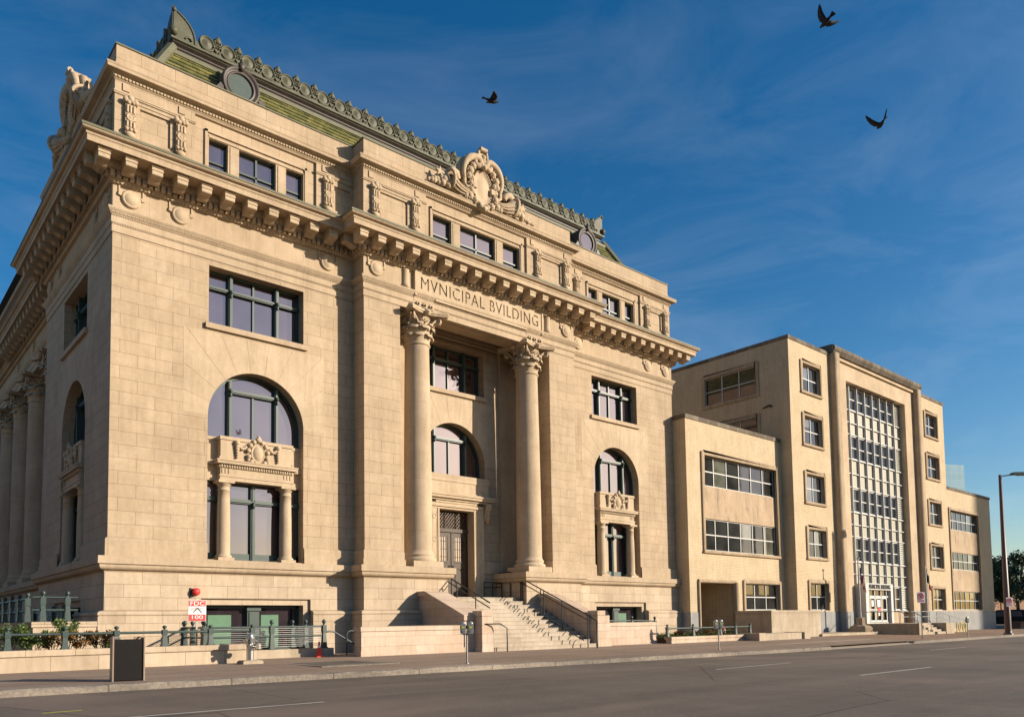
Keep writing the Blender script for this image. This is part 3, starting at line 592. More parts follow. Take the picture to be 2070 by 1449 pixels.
def crest(m, T, n, pitch):
    for i in range(n):
        c = (i+0.5)*pitch; m.M = T @ Matrix.Translation((c, 0, 0))
        m.box(-pitch/2, pitch/2, -0.04, 0.06, 29.86, 30.14)
        m.M = T @ Matrix.Translation((c, 0, 30.24)) @ Matrix.Rotation(PI/2, 4, 'X')
        m.lathe(0, 0, [(0.0, 0.14), (0.10, 0.12), (0.24, 0.05), (0.29, 0.05), (0.32, 0.11), (0.36, 0.12), (0.40, 0.08), (0.40, -0.06), (0.0, -0.06)], 20)
        m.M = T @ Matrix.Translation((c+pitch/2, 0, 0))
        m.box(-0.17, 0.17, -0.06, 0.06, 29.86, 30.45)
        for s in (-1, 1):
            m.tube([(s*0.04, -0.08, 29.98), (s*0.15, -0.10, 30.06), (s*0.20, -0.10, 30.2), (s*0.10, -0.10, 30.3), (s*0.05, -0.1, 30.2)], 0.045, 5)
            m.tube([(s*0.03, -0.08, 30.36), (s*0.15, -0.10, 30.40), (s*0.18, -0.10, 30.52), (s*0.08, -0.10, 30.56)], 0.045, 5)
        m.ball((0, -0.02, 30.60), 0.21, 10, 6, (1, 0.8, 0.8)); m.ball((0, -0.08, 30.70), 0.11, 8, 5)
    m.M = None
m = MB(); crest(m, Matrix.Translation((4.45, 37.05, 0)), 27, 28.6/27)
m.M = None; crest(m, Matrix.Translation((3.4, 66.0, 0)) @ Matrix.Rotation(-PI/2, 4, 'Z'), 26, 28.0/26)
m.M = None; m.build('cresting', M['copper'], roof)
for cx, s in ((3.38, 1), (34.12, -1)):
    m = MB(); o = [(0, 29.88), (1.02, 29.88), (1.02, 30.06), (0.99, 30.28), (0.90, 30.52), (0.74, 30.76), (0.52, 30.96), (0.30, 31.10), (0.16, 31.16), (0.14, 31.28), (0.06, 31.34), (0.03, 31.45), (0.0, 31.2)]
    m.prism([(cx+s*a, z) for a, z in o], 37.0, 37.10, 'y'); m.prism([(37.03+a, z) for a, z in o], cx-0.05, cx+0.05, 'x')
    rim = [(cx+s*a, 37.0, z) for a, z in o[1:9]]; m.tube(rim, 0.055, 6); m.tube([(cx-0.0*s, 37.03+a, z) for a, z in o[1:9]], 0.055, 6)
    m.tube([(cx+s*0.55, 36.98, 29.98), (cx+s*0.68, 36.96, 30.1), (cx+s*0.82, 36.96, 30.05), (cx+s*0.84, 36.96, 29.95)], 0.05, 5)
    m.ball((cx-0.02*s, 36.98, 30.1), 0.22, 10, 8); m.ball((cx, 37.0, 31.2), 0.10, 8, 6); m.build('roof_finial', M['copper'], roof)
for cx in (6.27, 31.23):
    T = Matrix.Translation((cx, 35.92, 28.02)) @ Matrix.Rotation(PI/2, 4, 'X')
    m = MB(T); m.lathe(0, 0, [(0.62, -0.05), (0.62, 0.02), (0.68, 0.06), (0.70, 0.02), (0.78, 0.04), (0.84, 0.12), (0.93, 0.12), (0.97, 0.04), (0.97, -1.6)], 36)
    m.M = None
    m.box(cx-1.0, cx+1.0, 35.93, 36.6, 26.4, 27.5); m.ball((cx, 35.84, 28.98), 0.2, 10, 6, (0.9, 0.8, 1.1)); m.ball((cx, 35.8, 29.2), 0.1, 8, 6)
    for s in (-1, 1): m.prism([(cx+s*0.86, 27.15), (cx+s*1.30, 27.15), (cx+s*1.36, 27.32), (cx+s*1.24, 27.46), (cx+s*1.04, 27.75), (cx+s*0.9, 27.6)], 35.8, 36.3, 'y')
    oc = m.build('oculus_window', M['copperdark'], roof)
    m = MB(T); m.poly([(0.63*math.cos(2*PI*i/32), 0.63*math.sin(2*PI*i/32), -0.04) for i in range(32)]); m.build('pane', M['dormer'] if cx < 10 else M['glass'], oc)
# ------------------------------------------------------------------ windows of the municipal building
def win(T, kind, name='window', gl='glass'):
    m = MB(T); g = MB(T); G = GD
    B = lambda x0, x1, z0, z1, d0=0.14, d1=0.0: m.box(x0, x1, G-d0, G-d1, z0, z1)
    if kind == 'rect':
        z0, z1 = 14.88, 17.52; W = WH
        B(-W, W, z0, z0+0.11); B(-W, W, z1-0.12, z1); B(-W, -W+0.11, z0, z1); B(W-0.11, W, z0, z1)
        for s in (-1, 1):
            B(s*1.12-0.09, s*1.12+0.09, z0, z1, 0.24); B(s*1.12-0.05, s*1.12+0.05, z0, z1, 0.28); m.ball((s*1.12, G-0.30, 16.72), 0.09, 8, 6); m.ball((s*1.12, G-0.29, 16.52), 0.06, 6, 5, (1, 1, 1.8))
        B(-W, W, 16.66, 16.82, 0.2); B(-W, W, 16.71, 16.76, 0.24); B(-0.045, 0.045, z0, z1, 0.12)
        g.quad((-W, G-0.03, z0), (W, G-0.03, z0), (W, G-0.03, z1), (-W, G-0.03, z1))
    elif kind in ('arch', 'arch2'):
        z0 = 9.60 if kind == 'arch' else 9.95; W = WH; zc = 10.74; n = 30
        a = [(-W*math.cos(PI*i/n), zc+W*math.sin(PI*i/n)) for i in range(n+1)]; W2 = W-0.12; b = [(-W2*math.cos(PI*i/n), zc+W2*math.sin(PI*i/n)) for i in range(n+1)]
        for i in range(n):
            m.quad((a[i][0], G-.14, a[i][1]), (a[i+1][0], G-.14, a[i+1][1]), (b[i+1][0], G-.14, b[i+1][1]), (b[i][0], G-.14, b[i][1]))
            m.quad((b[i][0], G-.14, b[i][1]), (b[i+1][0], G-.14, b[i+1][1]), (b[i+1][0], G, b[i+1][1]), (b[i][0], G, b[i][1]))
        B(-W, -W2, z0, zc); B(W2, W, z0, zc); B(-W, W, z0, z0+0.1)
        zt = zc+math.sqrt(W2*W2-1.12**2)
        for s in (-1, 1):
            B(s*1.12-0.09, s*1.12+0.09, z0, zt, 0.24); B(s*1.12-0.05, s*1.12+0.05, z0, zt, 0.28); m.ball((s*1.12, G-0.30, 12.14), 0.09, 8, 6); m.ball((s*1.12, G-0.29, 11.95), 0.06, 6, 5, (1, 1, 1.8))
        B(-1.12, 1.12, 12.05, 12.23, 0.2); B(-1.12, 1.12, 12.1, 12.17, 0.25); B(-0.045, 0.045, z0, 12.06, 0.12)
        g.poly([(-W, G-.03, z0), (W, G-.03, z0)] + [(x, G-.03, z) for x, z in a[::-1]])
    elif kind == 'lower':
        z0, z1 = 4.42, 8.05; W = WH
        B(-W, W, z0, z0+0.34); B(-W, W, z1-0.15, z1); B(-W, -W+0.12, z0, z1); B(W-0.12, W, z0, z1)
        for s in (-1, 1): B(s*1.55-0.11, s*1.55+0.11, z0, z1, 0.2)
        B(-W, W, 7.05, 7.25, 0.2); B(-W, W, 7.1, 7.18, 0.25); B(-0.10, 0.10, z0, z1, 0.2); B(-0.04, 0.04, z0, z1, 0.24); m.ball((0, G-0.27, 7.0), 0.08, 8, 6, (1, 1, 2.0))
        g.quad((-W, G-.03, z0), (W, G-.03, z0), (W, G-.03, z1), (-W, G-.03, z1))
    elif kind == 'basement':
        z0, z1 = 0.0, 2.43; W = WH; G = 0.6
        Bb = lambda x0, x1, a, b, d0=0.14, d1=0.0: m.box(x0, x1, G-d0, G-d1, a, b)
        Bb(-W, W, z1-0.13, z1); Bb(-W, -W+0.12, z0, z1); Bb(W-0.12, W, z0, z1); Bb(-0.28, 0.28, z0, z1, 0.24); Bb(-0.20, 0.20, z0, z1-0.3, 0.28); Bb(-0.33, 0.33, z1-0.25, z1-0.1, 0.32); Bb(-W, W, z0, 0.55)
        g.quad((-W, G-.03, z0), (W, G-.03, z0), (W, G-.03, z1), (-W, G-.03, z1))
    f = m.build(name, M['frame'], mun); g.build('pane', M[gl], f)
    if kind == 'basement':
        for x0, x1, zt in ((-2.0, -0.95, 2.0), (0.45, 1.3, 2.0)): b = MB(T); b.quad((x0, 0.56, 0.5), (x1, 0.56, 0.5), (x1, 0.56, zt), (x0, 0.56, zt)); b.build('green_board', M['greenboard'], f)
    return f
def attic_win(T, W, y):
    z0, z1 = 21.45, 23.42; m = MB(T); g = MB(T)
    B = lambda x0, x1, a, b, d0: m.box(x0, x1, y-d0, y, a, b)
    B(-W, W, z0, z0+.08, .1); B(-W, W, z1-.08, z1, .1); B(-W, -W+.08, z0, z1, .1); B(W-.08, W, z0, z1, .1); B(-W, W, 22.42, 22.50, .12)
    if W > .7: B(-.05, .05, z0, z1, .12)
    g.quad((-W, y-.03, z0), (W, y-.03, z0), (W, y-.03, z1), (-W, y-.03, z1))
    f = m.build('attic_window', M['frame'], mun); g.build('pane', M['glass'], f)
for k in 'LRS':
    T = bayM(k); win(T, 'rect'); win(T, 'arch', 'arched_window'); win(T, 'lower'); win(T, 'basement', 'basement_window')
    for c, W in ((0, .9), (-1.86, .44), (1.86, .44)): attic_win(T @ Matrix.Translation((c, 0, 0)), W, 0.12+0.30)
T = Matrix.Translation((XC, Yp, 0))
for c, W in ((0, 1.27), (-2.51, .64), (2.51, .64)): attic_win(T @ Matrix.Translation((c, 0, 0)), W, 0.12+0.30)
win(bayM('P'), 'rect'); win(bayM('P'), 'arch2', 'arched_window')
for k in 'LRPS':
    m = MB(bayM(k)); m.box(-WH-0.16, WH+0.16, -0.14, 0.30, 14.64, 14.88)
    m.build('window_sill', M['stone'], mun)
    if k == 'P': m = MB(bayM(k)); m.box(-WH-0.2, WH+0.2, -0.2, 0.3, 9.72, 9.95); m.build('window_sill', M['stone'], mun)
# spandrel balconies with small columns
def balcony(T):
    m = MB(T)
    m.box(-1.70, 1.70, 0.0, 0.62, 8.87, 9.80); m.box(-1.74, 1.74, -0.05, 0.64, 9.78, 9.93)
    for s in (-1, 1):
        a, b = sorted((s*1.70, s*WH)); m.box(a, b, 0.36, 0.63, 7.95, 9.80); m.box(a, b, 0.32, 0.65, 9.785, 9.925); m.box(a, b, 0.20, 0.6, 8.67, 8.86); m.box(a, b, 0.30, 0.6, 7.96, 8.2)
        m.box(s*1.72-0.03, s*1.72+0.03, -0.02, 0.2, 8.87, 9.02)
    m.box(-1.90, 1.90, -0.20, 0.6, 8.68, 8.87); m.box(-1.93, 1.93, -0.23, 0.6, 8.80, 8.865); m.box(-1.76, 1.76, -0.06, 0.6, 8.52, 8.68)
    m.box(-1.70, 1.70, 0.0, 0.6, 8.20, 8.52); m.box(-1.73, 1.73, -0.03, 0.6, 7.95, 8.20); m.box(-1.76, 1.76, -0.06, 0.6, 8.12, 8.19)
    for i in range(30): x = -1.66+3.32*i/29; m.box(x-0.03, x+0.03, -0.10, -0.05, 8.54, 8.66)
    for s in (-1, 1):
        for i in range(3): m.box(s*1.465-0.15+i*0.15-0.025, s*1.465-0.15+i*0.15+0.025, -0.03, 0.0, 8.28, 8.48)
    bl = m.build('balcony', M['carved'], mun)
    m = MB(T); m.M = T @ Matrix.Translation((0, 0.0, 9.32)) @ Matrix.Rotation(PI/2, 4, 'X') @ Matrix.Diagonal((0.72, 1.0, 1.0, 1))
    m.lathe(0, 0, [(0.0, 0.20), (0.18, 0.18), (0.32, 0.12), (0.39, 0.05), (0.41, 0.09), (0.45, 0.09), (0.47, 0.02), (0.47, -0.02)], 26)
    m.M = T
    for s in (-1, 1):
        for i in range(7): a = rad(65-28*i); m.ball((s*0.50*math.cos(a)*0.92, -0.10, 9.32+0.56*math.sin(a)), 0.115, 8, 5, (1, 0.8, 1))
        m.ball((s*0.46, -0.08, 8.98), 0.09, 8, 5)
        m.ball((s*0.98, -0.08, 9.68), 0.13, 10, 6); m.ball((s*0.98, -0.15, 9.68), 0.06, 8, 5)
        for i in range(5): m.ball((s*0.97, -0.08, 9.52-0.12*i), 0.12-0.012*i, 8, 5, (1, 0.8, 0.8)); m.ball((s*(0.86-0.07*i), -0.07, 9.52-0.075*i+0.02*i*i), 0.08, 7, 5)
    m.ball((0, -0.12, 9.93), 0.16, 10, 6, (1, 0.8, 0.8)); m.ball((0, -0.14, 10.04), 0.09, 8, 5)
    m.build('shield', M['carved'], bl)
    for s in (-1, 1):
        m = MB(T); cx, cy = s*1.465, 0.20
        m.box(cx-0.36, cx+0.36, cy-0.36, cy+0.36, 4.37, 4.52)
        m.lathe(cx, cy, [(0.35, 4.52), (0.365, 4.57), (0.35, 4.62), (0.31, 4.635), (0.295, 4.66), (0.285, 4.72), (0.285, 5.6), (0.277, 6.4), (0.262, 7.1), (0.25, 7.50), (0.275, 7.51), (0.275, 7.55), (0.25, 7.57), (0.25, 7.70), (0.27, 7.71), (0.32, 7.80), (0.335, 7.83)], 28)
        m.box(cx-0.36, cx+0.36, cy-0.36, cy+0.36, 7.83, 7.95); m.build('small_column', M['carved'], mun)
    m = MB(T); m.box(-WH, WH, 0.0, 0.66, 4.36, 4.42); m.build('lower_sill', M['stone'], mun)
for k in 'LRS': balcony(bayM(k))
# great columns
def leaf(m, cx, cy, ang, r0, z0, h, wd, out, drop):
    n = 7; rows = []
    for j in range(n):
        t = j/(n-1)
        if t < 0.72: u = t/0.72; r = r0+out*0.45*u**2; z = z0+h*u
        else: u = (t-0.72)/0.28; r = r0+out*0.45+out*0.55*math.sin(u*PI*0.55); z = z0+h+0.05*math.sin(u*PI)-drop*u*u
        wj = wd*(0.72+0.55*math.sin(PI*min(1, t*1.05)**0.8))*(1 if t < .9 else .75)
        row = []
        for i in range(5):
            s = (i-2)/2; rr = r-0.035*s*s+(0.025 if i in (1, 3) else 0)-0.02*(i == 2); a = ang+s*wj/2/max(r0, .3); row.append((cx+rr*math.cos(a), cy+rr*math.sin(a), z-0.05*abs(s)*(j % 2)))
        rows.append(row)
    vs = [p for r in rows for p in r]; m.add(vs, [(j*5+i, j*5+i+1, (j+1)*5+i+1, (j+1)*5+i) for j in range(n-1) for i in range(4)], True)
def capital(m, cx, cy, R, z0, z1):
    H = z1-z0; za = z1-0.20
    m.lathe(cx, cy, [(R+.02, z0), (R+.07, z0+.03), (R+.07, z0+.09), (R-.02, z0+.12), (R-.02, z0+.5*H), (R+.06, z0+.75*H), (R+.20, za)], 32)
    for k in range(8):
        a = PI/8+k*PI/4; leaf(m, cx, cy, a, R, z0+.10, .46, .50, .27, .16)
        leaf(m, cx, cy, a+PI/8, R, z0+.10, .86, .50, .34, .18)
        leaf(m, cx, cy, a, R+.05, z0+.60, .50, .34, .30, .12)
    for k in range(4):
        a = PI/4+k*PI/2; ca, sa = math.cos(a), math.sin(a)
        for s in (-1, 1):
            pts = []; px, py = -sa*s, ca*s
            for j in range(22):
                t = j/21
                if t < .45: u = t/.45; r = R+.05+.42*u**1.6; z = z0+.75+.72*u; off = .34*(1-u)
                else: u = (t-.45)/.55; th = PI/2-u*3.3*PI; rr = .19*(1-.72*u); r = R+.50+rr*math.cos(th)-.02; z = za-.20+rr*math.sin(th)+.0; off = 0.03
                pts.append((cx+ca*r+px*(off+.045), cy+sa*r+py*(off+.045), z))
            m.tube(pts, [.06]*10+[.055-.002*i for i in range(12)], 6)
        b = k*PI/2; cb, sb = math.cos(b), math.sin(b)
        for s in (-1, 1):
            pts = []
            for j in range(14):
                t = j/13; th = PI/2-t*2.6*PI; rr = .12*(1-.6*t); o = .10+rr*math.cos(th)
                pts.append((cx+cb*(R+.20)-sb*s*o, cy+sb*(R+.20)+cb*s*o, za-.26+rr*math.sin(th)))
            m.tube(pts, .04, 5)
        m.ball((cx+cb*(R+.36), cy+sb*(R+.36), za+.08), .16, 10, 7); m.ball((cx+cb*(R+.47), cy+sb*(R+.47), za+.08), .08, 8, 5)
    for zz0, zz1, e in ((za, za+.09, .0), (za+.09, z1, .05)):
        pts = []; c = R+.62+e*.5; q = R+.28+e
        for k in range(4):
            a = k*PI/2; P0 = (c, -c+.16); P1 = (c, c-.16)
            side = [(c-(c-q)*math.sin(PI*j/8), -c+.16+(2*c-.32)*j/8) for j in range(9)]
            for x, y in side: pts.append((cx+x*math.cos(a)-y*math.sin(a), cy+x*math.sin(a)+y*math.cos(a)))
        m.prism(pts, zz0, zz1, 'z')
def great_column(cx, cy, gap=0.0):
    R0, R1 = .735, .64; zb = 4.37
    m = MB(); m.box(cx-.93, cx+.93, cy-.93, cy+.93, zb, zb+.30)
    m.lathe(cx, cy, [(.90, zb+.30), (.93, zb+.36), (.93, zb+.42), (.89, zb+.48), (.83, zb+.50), (.80, zb+.54), (.80, zb+.58), (.84, zb+.62), (.845, zb+.67), (.82, zb+.71), (.77, zb+.73), (.765, zb+.79), (R0, zb+.86)], 48)
    b = m.build('column_base', M['carved'], mun)
    m = MB(); m.lathe(cx, cy, [(R0-(R0-R1)*t**1.8, zb+.86+(16.03-zb-.86)*t) for t in [i/14 for i in range(15)]], 56); m.build('column_shaft', M['shaft'], mun)
    m = MB(); capital(m, cx, cy, R1, 16.03, 17.76); m.build('column_capital', M['carved'], mun)
M['shaft'] = blockmat('column drums', ST1, (0.47, 0.36, 0.25), (0.33, 0.25, 0.17), 90, 1.35, 0.006, zoff=0.5, offset=0.0, bstr=0.2)
for cx in (14.80, 22.70): great_column(cx, 33.22)
for i in range(5): great_column(1.62, Yw+18.0+5.28*i)
# entrance recess: soffit, ceiling, pilasters
m = MB()
m.box(13.4, 24.1, Yp+0.02, 33.95, 17.775, 18.5); m.box(13.4, 24.1, 33.0, 33.75, 17.74, 17.775)
m.box(13.4, 24.1, 33.95, YR, 18.22, 18.6); m.box(13.4, 24.1, 33.95, 34.15, 17.95, 18.25); m.box(13.4, 24.1, 34.98, YR+0.02, 17.85, 18.25); m.box(13.4, 24.1, 34.90, YR, 18.02, 18.2)
for x0, x1 in ((13.45, 14.1), (13.98, 15.3), (22.2, 23.52), (23.4, 24.05)):
    d = 0.14 if x1-x0 > 1 else 0.06
    m.box(x0, x1, YR-d, YR+0.02, 4.36, 17.7); m.box(x0-.05, x1+.05, YR-d-.06, YR+.01, 17.0, 17.14); m.box(x0-.08, x1+.08, YR-d-.10, YR+.01, 17.5, 17.84); m.box(x0-.06, x1+.06, YR-d-.07, YR+.01, 4.36, 4.95)
m.build('portico_ceiling', M['stone'], mun)
m = MB(); m.box(SB+0.1, SB+3.2, SD, SD+26, 17.775, 18.4); m.box(2.4, 3.0, SD, SD+26, 17.2, 17.8); m.build('side_soffit', M['stone'], mun)
m = MB()
for i in range(26): z = 5.0+i*0.09; m.add([(24.11, 33.66, z), (24.11, 34.64, z), (24.32, 34.64, z+.07), (24.32, 33.66, z+.07)], [(0, 1, 2, 3)])
m.build('side_louvre', M['black'], mun)
# doorway
m = MB(Matrix.Translation((XC, YR, 0)))
for s in (-1, 1):
    a, b = sorted((s*1.22, s*2.02)); m.box(a, b, -0.16, 0.5, 2.9, 8.0); m.box(s*1.30-.05, s*1.30+.05, -.20, .3, 2.9, 8.0)
    a, b = sorted((s*1.34, s*1.78)); m.box(a+.06, a+.09, -.175, 0, 3.6, 7.8); m.box(b-.09, b-.06, -.175, 0, 3.6, 7.8)
    for z in (4.55, 6.2, 7.5):
        m.M = Matrix.Translation((XC+s*1.56, YR-.16, z)) @ Matrix.Rotation(PI/2, 4, 'X'); m.lathe(0, 0, [(.10, .001), (.11, .025), (.15, .025), (.16, .001)], 14, cap=False); m.M = Matrix.Translation((XC, YR, 0))
m.box(-2.02, 2.02, -0.18, 0.5, 7.95, 8.30); m.box(-1.9, 1.9, -.26, .3, 8.08, 8.22); m.box(-1.5, 1.5, -.22, .2, 8.30, 8.45)
m.box(-2.72, 2.72, -.45, .3, 8.56, 8.74); m.box(-2.78, 2.78, -.50, .3, 8.70, 8.80); m.box(-2.6, 2.6, -.30, .3, 8.44, 8.56); m.box(-2.66, 2.66, -.40, .2, 8.80, 8.86)
m.box(-2.40, 2.40, -.16, .3, 8.86, 9.55); m.box(-2.44, 2.44, -.19, .3, 8.86, 8.98); m.box(-2.44, 2.44, -.20, .3, 9.55, 9.72)
door_sur = m.build('door_surround', M['carved'], mun)
for s in (-1, 1):
    m = MB(Matrix.Translation((XC+s*2.22, YR, 0)))
    pr = [(-.0, 8.46), (-.42, 8.46), (-.48, 8.30), (-.44, 8.12), (-.34, 8.02), (-.30, 7.86), (-.26, 7.72), (-.24, 7.55), (-.18, 7.45), (0, 7.40)]
    m.prism(pr, -.17, .17, 'x')
    for x in (-.17, .17):
        pts = [(x, -.27+.17*(1-.65*t)*math.cos(PI/2-t*2.6*PI), 8.26+.17*(1-.65*t)*math.sin(PI/2-t*2.6*PI)) for t in [i/14 for i in range(15)]]; m.tube(pts, .035, 5)
    for z, r in ((8.1, .12), (7.92, .14), (7.75, .12), (7.6, .13), (7.42, .1)): m.ball((0, -.34+.05*(8.1-z)*2, z), r, 8, 6)
    m.build('console_bracket', M['carved'], door_sur)
m = MB(Matrix.Translation((XC, YR+.42, 0)))
m.box(-1.32, 1.32, .0, .12, 2.9, 3.12); m.box(-1.32, 1.32, -.08, .1, 6.72, 6.92); m.box(-1.30, -1.16, -.03, .1, 3.1, 8.05); m.box(1.16, 1.30, -.03, .1, 3.1, 8.05); m.box(-1.3, 1.3, -.03, .1, 7.95, 8.06)
df = m.build('door_frame', M['wood'], mun)
for s in (-1, 1):
    m = MB(Matrix.Translation((XC, YR+.42, 0))); a, b = (s*1.15, s*.01) if s < 0 else (.01, 1.15)
    m.box(a, b, .04, .10, 3.12, 6.72); m.box(a+.02, a+.24, .0, .05, 3.12, 6.72); m.box(b-.24, b-.02, .0, .05, 3.12, 6.72)
    for z0, z1 in ((3.12, 3.45), (4.62, 5.0), (6.45, 6.72)): m.box(a+.02, b-.02, .003, .05, z0, z1)
    m.box(a+.3, b-.3, .01, .05, 3.55, 4.5); m.box(a+.24, b-.24, -.02, .05, 4.96, 5.06)
    dr = m.build('door', M['wood'], df)
    m = MB(Matrix.Translation((XC, YR+.42, 0))); m.quad((a+.24, .035, 5.0), (b-.24, .035, 5.0), (b-.24, .035, 6.45), (a+.24, .035, 6.45)); m.build('door_pane', M['glass'], dr)
    m = MB(Matrix.Translation((XC, YR+.42, 0)))
    for i in range(4): x = a+.32+(b-a-.64)*i/3; m.tube([(x, .02, 5.0), (x, .02, 6.45)], .014, 5)
    for z in (5.3, 5.75, 6.2): m.tube([(a+.24, .02, z), (b-.24, .02, z)], .014, 5)
    m.ball((b-.12 if s < 0 else a+.12, -.04, 4.75), .05, 8, 6); m.build('door_grille', M['black'], dr)
m = MB(Matrix.Translation((XC, YR+.42, 0))); m.quad((-1.16, .06, 6.92), (1.16, .06, 6.92), (1.16, .06, 7.96), (-1.16, .06, 7.96)); m.build('transom_pane', M['glass'], df)
m = MB(Matrix.Translation((XC, YR+.40, 0)))
for i in range(-6, 14):
    for s in (-1, 1):
        xa = -1.16+.19*i; za, zb_ = 6.92, 7.96; xb = xa+s*(zb_-za)*.85
        p, q = (xa, za), (xb, zb_)
        def clip(p, q, x, keep):
            if (p[0]-x)*keep < 0 and (q[0]-x)*keep < 0: return None
            if (p[0]-x)*keep >= 0 and (q[0]-x)*keep >= 0: return p, q
            t = (x-p[0])/(q[0]-p[0]); c = (x, p[1]+(q[1]-p[1])*t); return (c, q) if (p[0]-x)*keep < 0 else (p, c)
        r = clip(p, q, -1.15, 1); r = clip(*r, 1.15, -1) if r else None
        if r: m.tube([(r[0][0], 0.03, r[0][1]), (r[1][0], 0.03, r[1][1])], .022, 4, smooth=False)
m.tube([(-.4, .02, 6.92), (-.4, .02, 7.96)], .03, 5); m.tube([(.4, .02, 6.92), (.4, .02, 7.96)], .03, 5)
m.build('transom_lattice', M['wood'], df)
# inscription tablet: letters are cut through a thin slab
def text_polys(body, width, height, spacing=1.0):
    cu = D.curves.new('tmp', 'FONT'); cu.body = body; cu.size = 1.0; cu.space_character = spacing; cu.resolution_u = 4
    ob = D.objects.new('tmp', cu); COL.objects.link(ob); dg = bpy.context.evaluated_depsgraph_get(); dg.update()
    c2 = ob.evaluated_get(dg).to_curve(dg); from_b = __import__('mathutils').geometry.interpolate_bezier; polys = []
    for sp in c2.splines:
        if sp.type == 'BEZIER':
            pts = []; bp = sp.bezier_points
            for i in range(len(bp)):
                a, b = bp[i], bp[(i+1) % len(bp)]
                straight = (a.handle_right-a.co).length+(b.handle_left-b.co).length < 1e-6 or abs((b.co-a.co).normalized().cross((a.handle_right-a.co)).length) + abs((b.co-a.co).normalized().cross((b.handle_left-b.co)).length) < 1e-5
                pts += [a.co.copy()] if straight else [Vector(p) for p in from_b(a.co, a.handle_right, b.handle_left, b.co, 7)[:-1]]
        else: pts = [p.co.to_3d() for p in sp.points]
        polys.append([(p.x, p.y) for p in pts])
    D.objects.remove(ob); D.curves.remove(cu)
    xs = [p[0] for q in polys for p in q]; ys = [p[1] for q in polys for p in q]; x0, x1, y0, y1 = min(xs), max(xs), min(ys), max(ys)
    return [[((p[0]-x0)/(x1-x0)*width-width/2, (p[1]-y0)/(y1-y0)*height-height/2) for p in q] for q in polys]
def poly_mesh(polys, depth, name):
    cu = D.curves.new(name, 'CURVE'); cu.dimensions = '2D'; cu.fill_mode = 'BOTH'; cu.extrude = depth/2
    for q in polys:
        sp = cu.splines.new('POLY'); sp.points.add(len(q)-1); sp.use_cyclic_u = True
        for i, p in enumerate(q): sp.points[i].co = (p[0], p[1], 0, 1)
    ob = D.objects.new(name, cu); COL.objects.link(ob); dg = bpy.context.evaluated_depsgraph_get(); dg.update()
    me = D.meshes.new_from_object(ob.evaluated_get(dg)); D.objects.remove(ob); D.curves.remove(cu); return me
def flat_obj(me, name, mat, parent, mtx):
    """mesh in xy (z towards the viewer) placed with a matrix, stored in world coordinates"""
    me.transform(mtx); me.materials.clear(); me.materials.append(mat); o = D.objects.new(name, me); COL.objects.link(o); o.parent = parent; o.matrix_parent_inverse = WORLD_INV.get(parent.name, Matrix()); return o
FRONT = lambda x, y, z: Matrix.Translation((x, y, z)) @ Matrix.Rotation(PI/2, 4, 'X')
TX = 18.84
m = MB(Matrix.Translation((TX, Yp, 0)))
m.box(-4.62, 4.62, -.09, .0, 18.52, 19.97); 
for s in (-1, 1):
    a, b = sorted((s*3.35, s*4.62)); m.box(a, b, -.09, 0, 18.30, 18.52)
    for k in range(3):
        x = s*(3.98)+(k-1)*.42; m.tube([(x-.09, -.10, 17.98), (x+.06, -.12, 18.02), (x+.10, -.14, 18.14), (x+.02, -.14, 18.24), (x-.08, -.12, 18.18), (x-.04, -.12, 18.1)], .05, 6); m.box(x+.08, x+.15, -.16, 0, 17.94, 18.30)
    m.box(s*3.98-.60, s*3.98+.62, -.10, 0, 17.90, 17.95)
    a, b = sorted((s*3.6, s*4.2)); m.box(s*3.45-.03, s*3.45+.03, -.10, 0, 18.38, 18.62)
m.box(-4.62, 4.62, -.21, -.08, 19.86, 19.97); m.box(-4.62, -4.5, -.21, -.08, 18.52, 19.86); m.box(4.5, 4.62, -.21, -.08, 18.52, 19.86); m.box(-3.3, 3.3, -.21, -.08, 18.52, 18.62)
for s in (-1, 1):
    m.M = None; m.lathe(TX+s*5.10, Yp, [(.0, 18.78), (.2, 18.80), (.24, 18.95), (.20, 19.02), (.20, 19.66), (.22, 19.74), (.0, 19.78)], 16); m.M = Matrix.Translation((TX, Yp, 0))
tab = m.build('name_tablet', M['carved'], mun)
polys = text_polys('MVNICIPAL BVILDING', 8.45, 0.66, 1.12)
me = poly_mesh([[(-4.5, -.62), (4.5, -.62), (4.5, .62), (-4.5, .62)]] + polys, 0.075, 'inscription')
flat_obj(me, 'inscription', M['carved'], tab, FRONT(TX, Yp-.13, 19.27))
